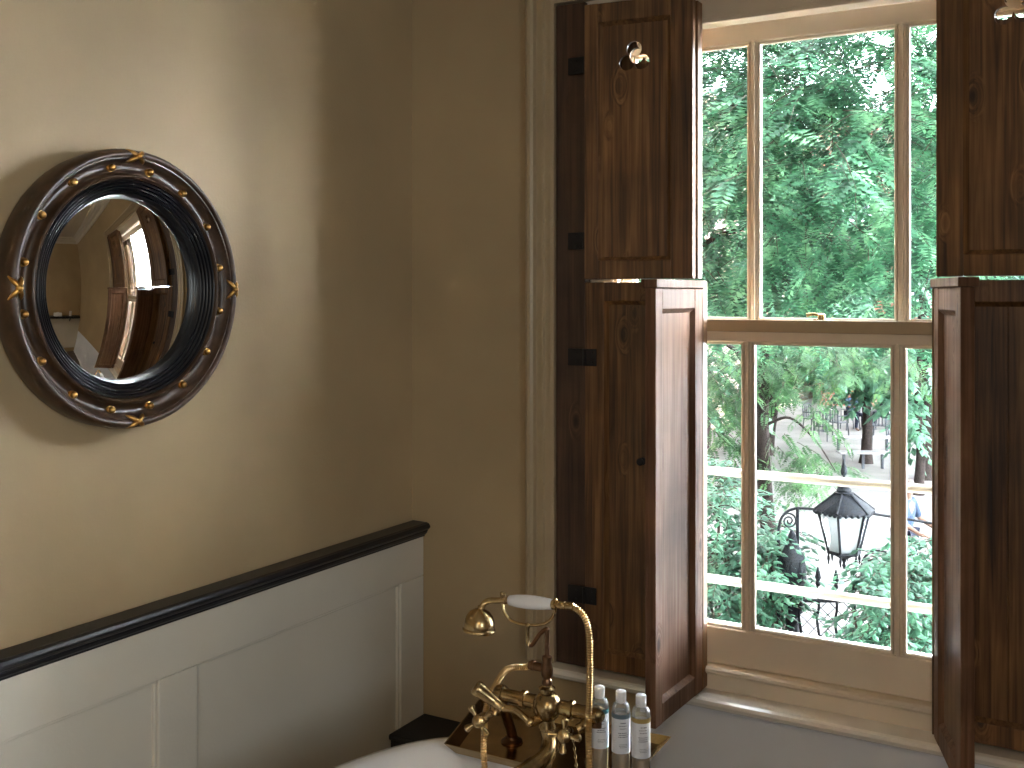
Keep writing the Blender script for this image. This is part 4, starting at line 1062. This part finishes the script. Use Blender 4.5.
# ---- people
def skinbody(name, verts, edges, radii, m_, parent, levels=2, root=0):
    me = bpy.data.meshes.new(name); me.from_pydata([tuple(v) for v in verts], edges, []); o = bpy.data.objects.new(name, me); COL.objects.link(o)
    sk_ = o.modifiers.new('skin', 'SKIN'); sk_.use_smooth_shade = True
    for i, r_ in enumerate(radii): me.skin_vertices[0].data[i].radius = (r_, r_) if not isinstance(r_, tuple) else r_
    me.skin_vertices[0].data[root].use_root = True
    sb = o.modifiers.new('sub', 'SUBSURF'); sb.levels = levels; sb.render_levels = levels
    dg = bpy.context.evaluated_depsgraph_get(); me2 = bpy.data.meshes.new_from_object(o.evaluated_get(dg)); me2.name = name
    o.modifiers.clear(); o.data = me2; me2.materials.clear(); me2.materials.append(m_)
    for p in me2.polygons: p.use_smooth = True
    o.parent = parent
    return o
def person(label, loc, rz, J, shirt, trous, hair, long_hair=False, hands=True):
    """J: joints dict in local metres, facing -y"""
    t = thing('person', label, 'person', loc, rz); V = []; E = []; Rr = []; ix = {}
    def add(n_, p, r_, par=None):
        ix[n_] = len(V); V.append(Vector(p)); Rr.append(r_)
        if par is not None: E.append((ix[par], ix[n_]))
    pel, che, nck, hd = [Vector(J[k]) for k in ('pelvis', 'chest', 'neck', 'head')]
    add('pelvis', pel, (.15, .11)); add('waist', pel.lerp(che, .45), (.125, .09), 'pelvis'); add('chest', che, (.16, .11), 'waist'); add('neck0', che.lerp(nck, .75), .062, 'chest'); add('neck', nck, .055, 'neck0')
    add('jaw', nck.lerp(hd, .5), .068, 'neck'); add('head', hd, .092, 'jaw'); add('crown', hd+(hd-nck).normalized()*.07, .072, 'head')
    for s in ('l', 'r'):
        sh, el, wr_, hn = [Vector(J[s+k]) for k in ('sh', 'el', 'wr', 'hn')]
        add(s+'sh', sh, .062, 'chest'); add(s+'el', el, .043, s+'sh'); add(s+'wr', wr_, .028, s+'el'); add(s+'palm', wr_.lerp(hn, .5), (.036, .018), s+'wr')
        hd_ = (hn-wr_).normalized(); sd = hd_.cross(Vector((0, 0, 1)))
        sd = sd.normalized() if sd.length > .1 else Vector((1, 0, 0))
        for k in range(4):
            b_ = wr_.lerp(hn, .62)+sd*(.028-.0185*k); L_ = (.034, .040, .037, .028)[k]
            add(f'{s}f{k}', b_+hd_*.02, .0085, s+'palm'); add(f'{s}g{k}', b_+hd_*(.02+L_)+Vector((0, 0, -.010)), .007, f'{s}f{k}')
        add(s+'t0', wr_.lerp(hn, .35)+sd*.040, .010, s+'palm'); add(s+'t1', wr_.lerp(hn, .6)+sd*.055, .008, s+'t0')
        hp_, kn_, an_, to_ = [Vector(J[s+k]) for k in ('hp', 'kn', 'an', 'to')]
        add(s+'hp', hp_, .085, 'pelvis'); add(s+'kn', kn_, .058, s+'hp'); add(s+'an', an_, .038, s+'kn'); add(s+'to', to_, .032, s+'an')
    body = skinbody('body', V, E, Rr, M['skin'], t)
    fw = Vector((0, -1, 0)); m = MB()      # face
    m.ball(hd+fw*.098+Vector((0, 0, -.012)), .014, (.8, 1.2, 1.3), seg=10); m.build('nose', M['skin'], body)
    for sx in (-1, 1):
        m = MB(); m.ball(hd+fw*.086+Vector((sx*.032, 0, .012)), .010, seg=10); m.build('eye', M['haird'], body)
        m = MB(); m.ball(hd+Vector((sx*.092, .01, -.005)), .026, (.35, .7, 1.1), seg=10); m.build('ear', M['skin'], body)
    m = MB(); m.ball(hd+fw*.088+Vector((0, 0, -.052)), .020, (1.3, .4, .35), seg=10); m.build('mouth', M['hairr'], body)
    m = MB(); m.ball(hd+Vector((0, .022, .035)), .112, (.95, 1, .98), seg=20)
    if long_hair: m.ball(hd+Vector((0, .06, -.09)), .085, (1, .7, 1.5), seg=16)
    m.build('hair', hair, t)
    def sub(names, edges, rad, nm, m_):
        skinbody(nm, [V[ix[n]] for n in names], edges, rad, m_, t)
    sub(['waist', 'pelvis', 'chest', 'neck0', 'lsh', 'lel', 'rsh', 'rel'] , [(0, 1), (0, 2), (2, 3), (2, 4), (4, 5), (2, 6), (6, 7)], [(.142, .108), (.155, .122), (.178, .128), .072, .075, .055, .075, .055], 'shirt', shirt)
    sub(['pelvis', 'lhp', 'lkn', 'lan', 'rhp', 'rkn', 'ran'], [(0, 1), (1, 2), (2, 3), (0, 4), (4, 5), (5, 6)], [(.158, .124), .098, .070, .052, .098, .070, .052], 'trousers', trous)
    return t
sit = dict(pelvis=(0, 0, .54), chest=(0, -.05, .92), neck=(0, -.06, 1.12), head=(0, -.09, 1.27),
           lsh=(.19, -.04, 1.02), lel=(.24, -.18, .78), lwr=(.15, -.42, .80), lhn=(.12, -.58, .82), rsh=(-.19, -.04, 1.02), rel=(-.24, -.18, .78), rwr=(-.12, -.42, .82), rhn=(-.08, -.57, .84),
           lhp=(.10, -.04, .53), lkn=(.13, -.45, .53), lan=(.13, -.45, .09), lto=(.14, -.60, .04), rhp=(-.10, -.04, .53), rkn=(-.13, -.45, .53), ran=(-.13, -.40, .09), rto=(-.14, -.55, .04))
person('seated person in a pale blue top with reddish hair at the cafe table', gpt(850, 35.6), 1.0, sit, M['shirtb'], M['jeans'], M['hairr'])
person('seated person in pale clothes leaning on the cafe table right of the trunk', gpt(886, 35.6), -1.1, sit, M['shirtb'], M['jeans'], M['haird'])
stand = dict(pelvis=(0, 0, .93), chest=(0, -.03, 1.30), neck=(0, -.04, 1.48), head=(0, -.06, 1.62),
             lsh=(.19, -.02, 1.40), lel=(.27, -.10, 1.13), lwr=(.30, -.34, 1.00), lhn=(.31, -.50, .98), rsh=(-.19, -.02, 1.40), rel=(-.27, -.10, 1.13), rwr=(-.26, -.34, 1.00), rhn=(-.25, -.50, .98),
             lhp=(.10, 0, .90), lkn=(.12, -.10, .50), lan=(.12, .02, .09), lto=(.13, -.14, .04), rhp=(-.10, 0, .90), rkn=(-.11, .06, .50), ran=(-.11, .26, .12), rto=(-.11, .12, .04))
person('person in a pale blue top and dark trousers wheeling a bicycle behind the right pane', gpt(905, 16.0), R(75), stand, M['shirtb'], M['jeans'], M['haird'])
bk = thing('bicycle', 'dark bicycle wheeled by the person behind the right pane', 'bicycle', gpt(914, 15.6), R(-15))
for x in (-.5, .55):
    m = MB(); pts = [Vector((x+.33*math.cos(a), 0, .34+.33*math.sin(a))) for a in [2*math.pi*k/36 for k in range(36)]]; m.tube(pts, .017, 8, closed=True); w_ = m.build('wheel', M['tyre'], bk)
    m = MB()
    for k in range(14):
        a = 2*math.pi*k/14; m.tube([(x, 0, .34), (x+.32*math.cos(a), 0, .34+.32*math.sin(a))], .0025, 4)
    m.build('spokes', M['chrome'], w_)
m = MB()
for a, b_ in (((-.5, 0, .34), (-.05, 0, .30)), ((-.05, 0, .30), (-.18, 0, .85)), ((-.5, 0, .34), (-.17, 0, .80)), ((-.05, 0, .30), (.40, 0, .82)), ((-.16, 0, .80), (.40, 0, .88)), ((.55, 0, .34), (.38, 0, 1.0))): m.tube([a, b_], .015, 8)
m.build('bicycle_frame', M['tyre'], bk)
m = MB(); m.ball((-.19, 0, .90), .09, (1.4, .7, .35)); m.build('saddle', M['tyre'], bk)
m = MB(); m.tube(catmull([(.30, -.28, 1.02), (.40, -.12, 1.02), (.38, 0, 1.0), (.40, .12, 1.02), (.30, .28, 1.02)], 4), .012, 8); m.build('handlebar', M['chrome'], bk)
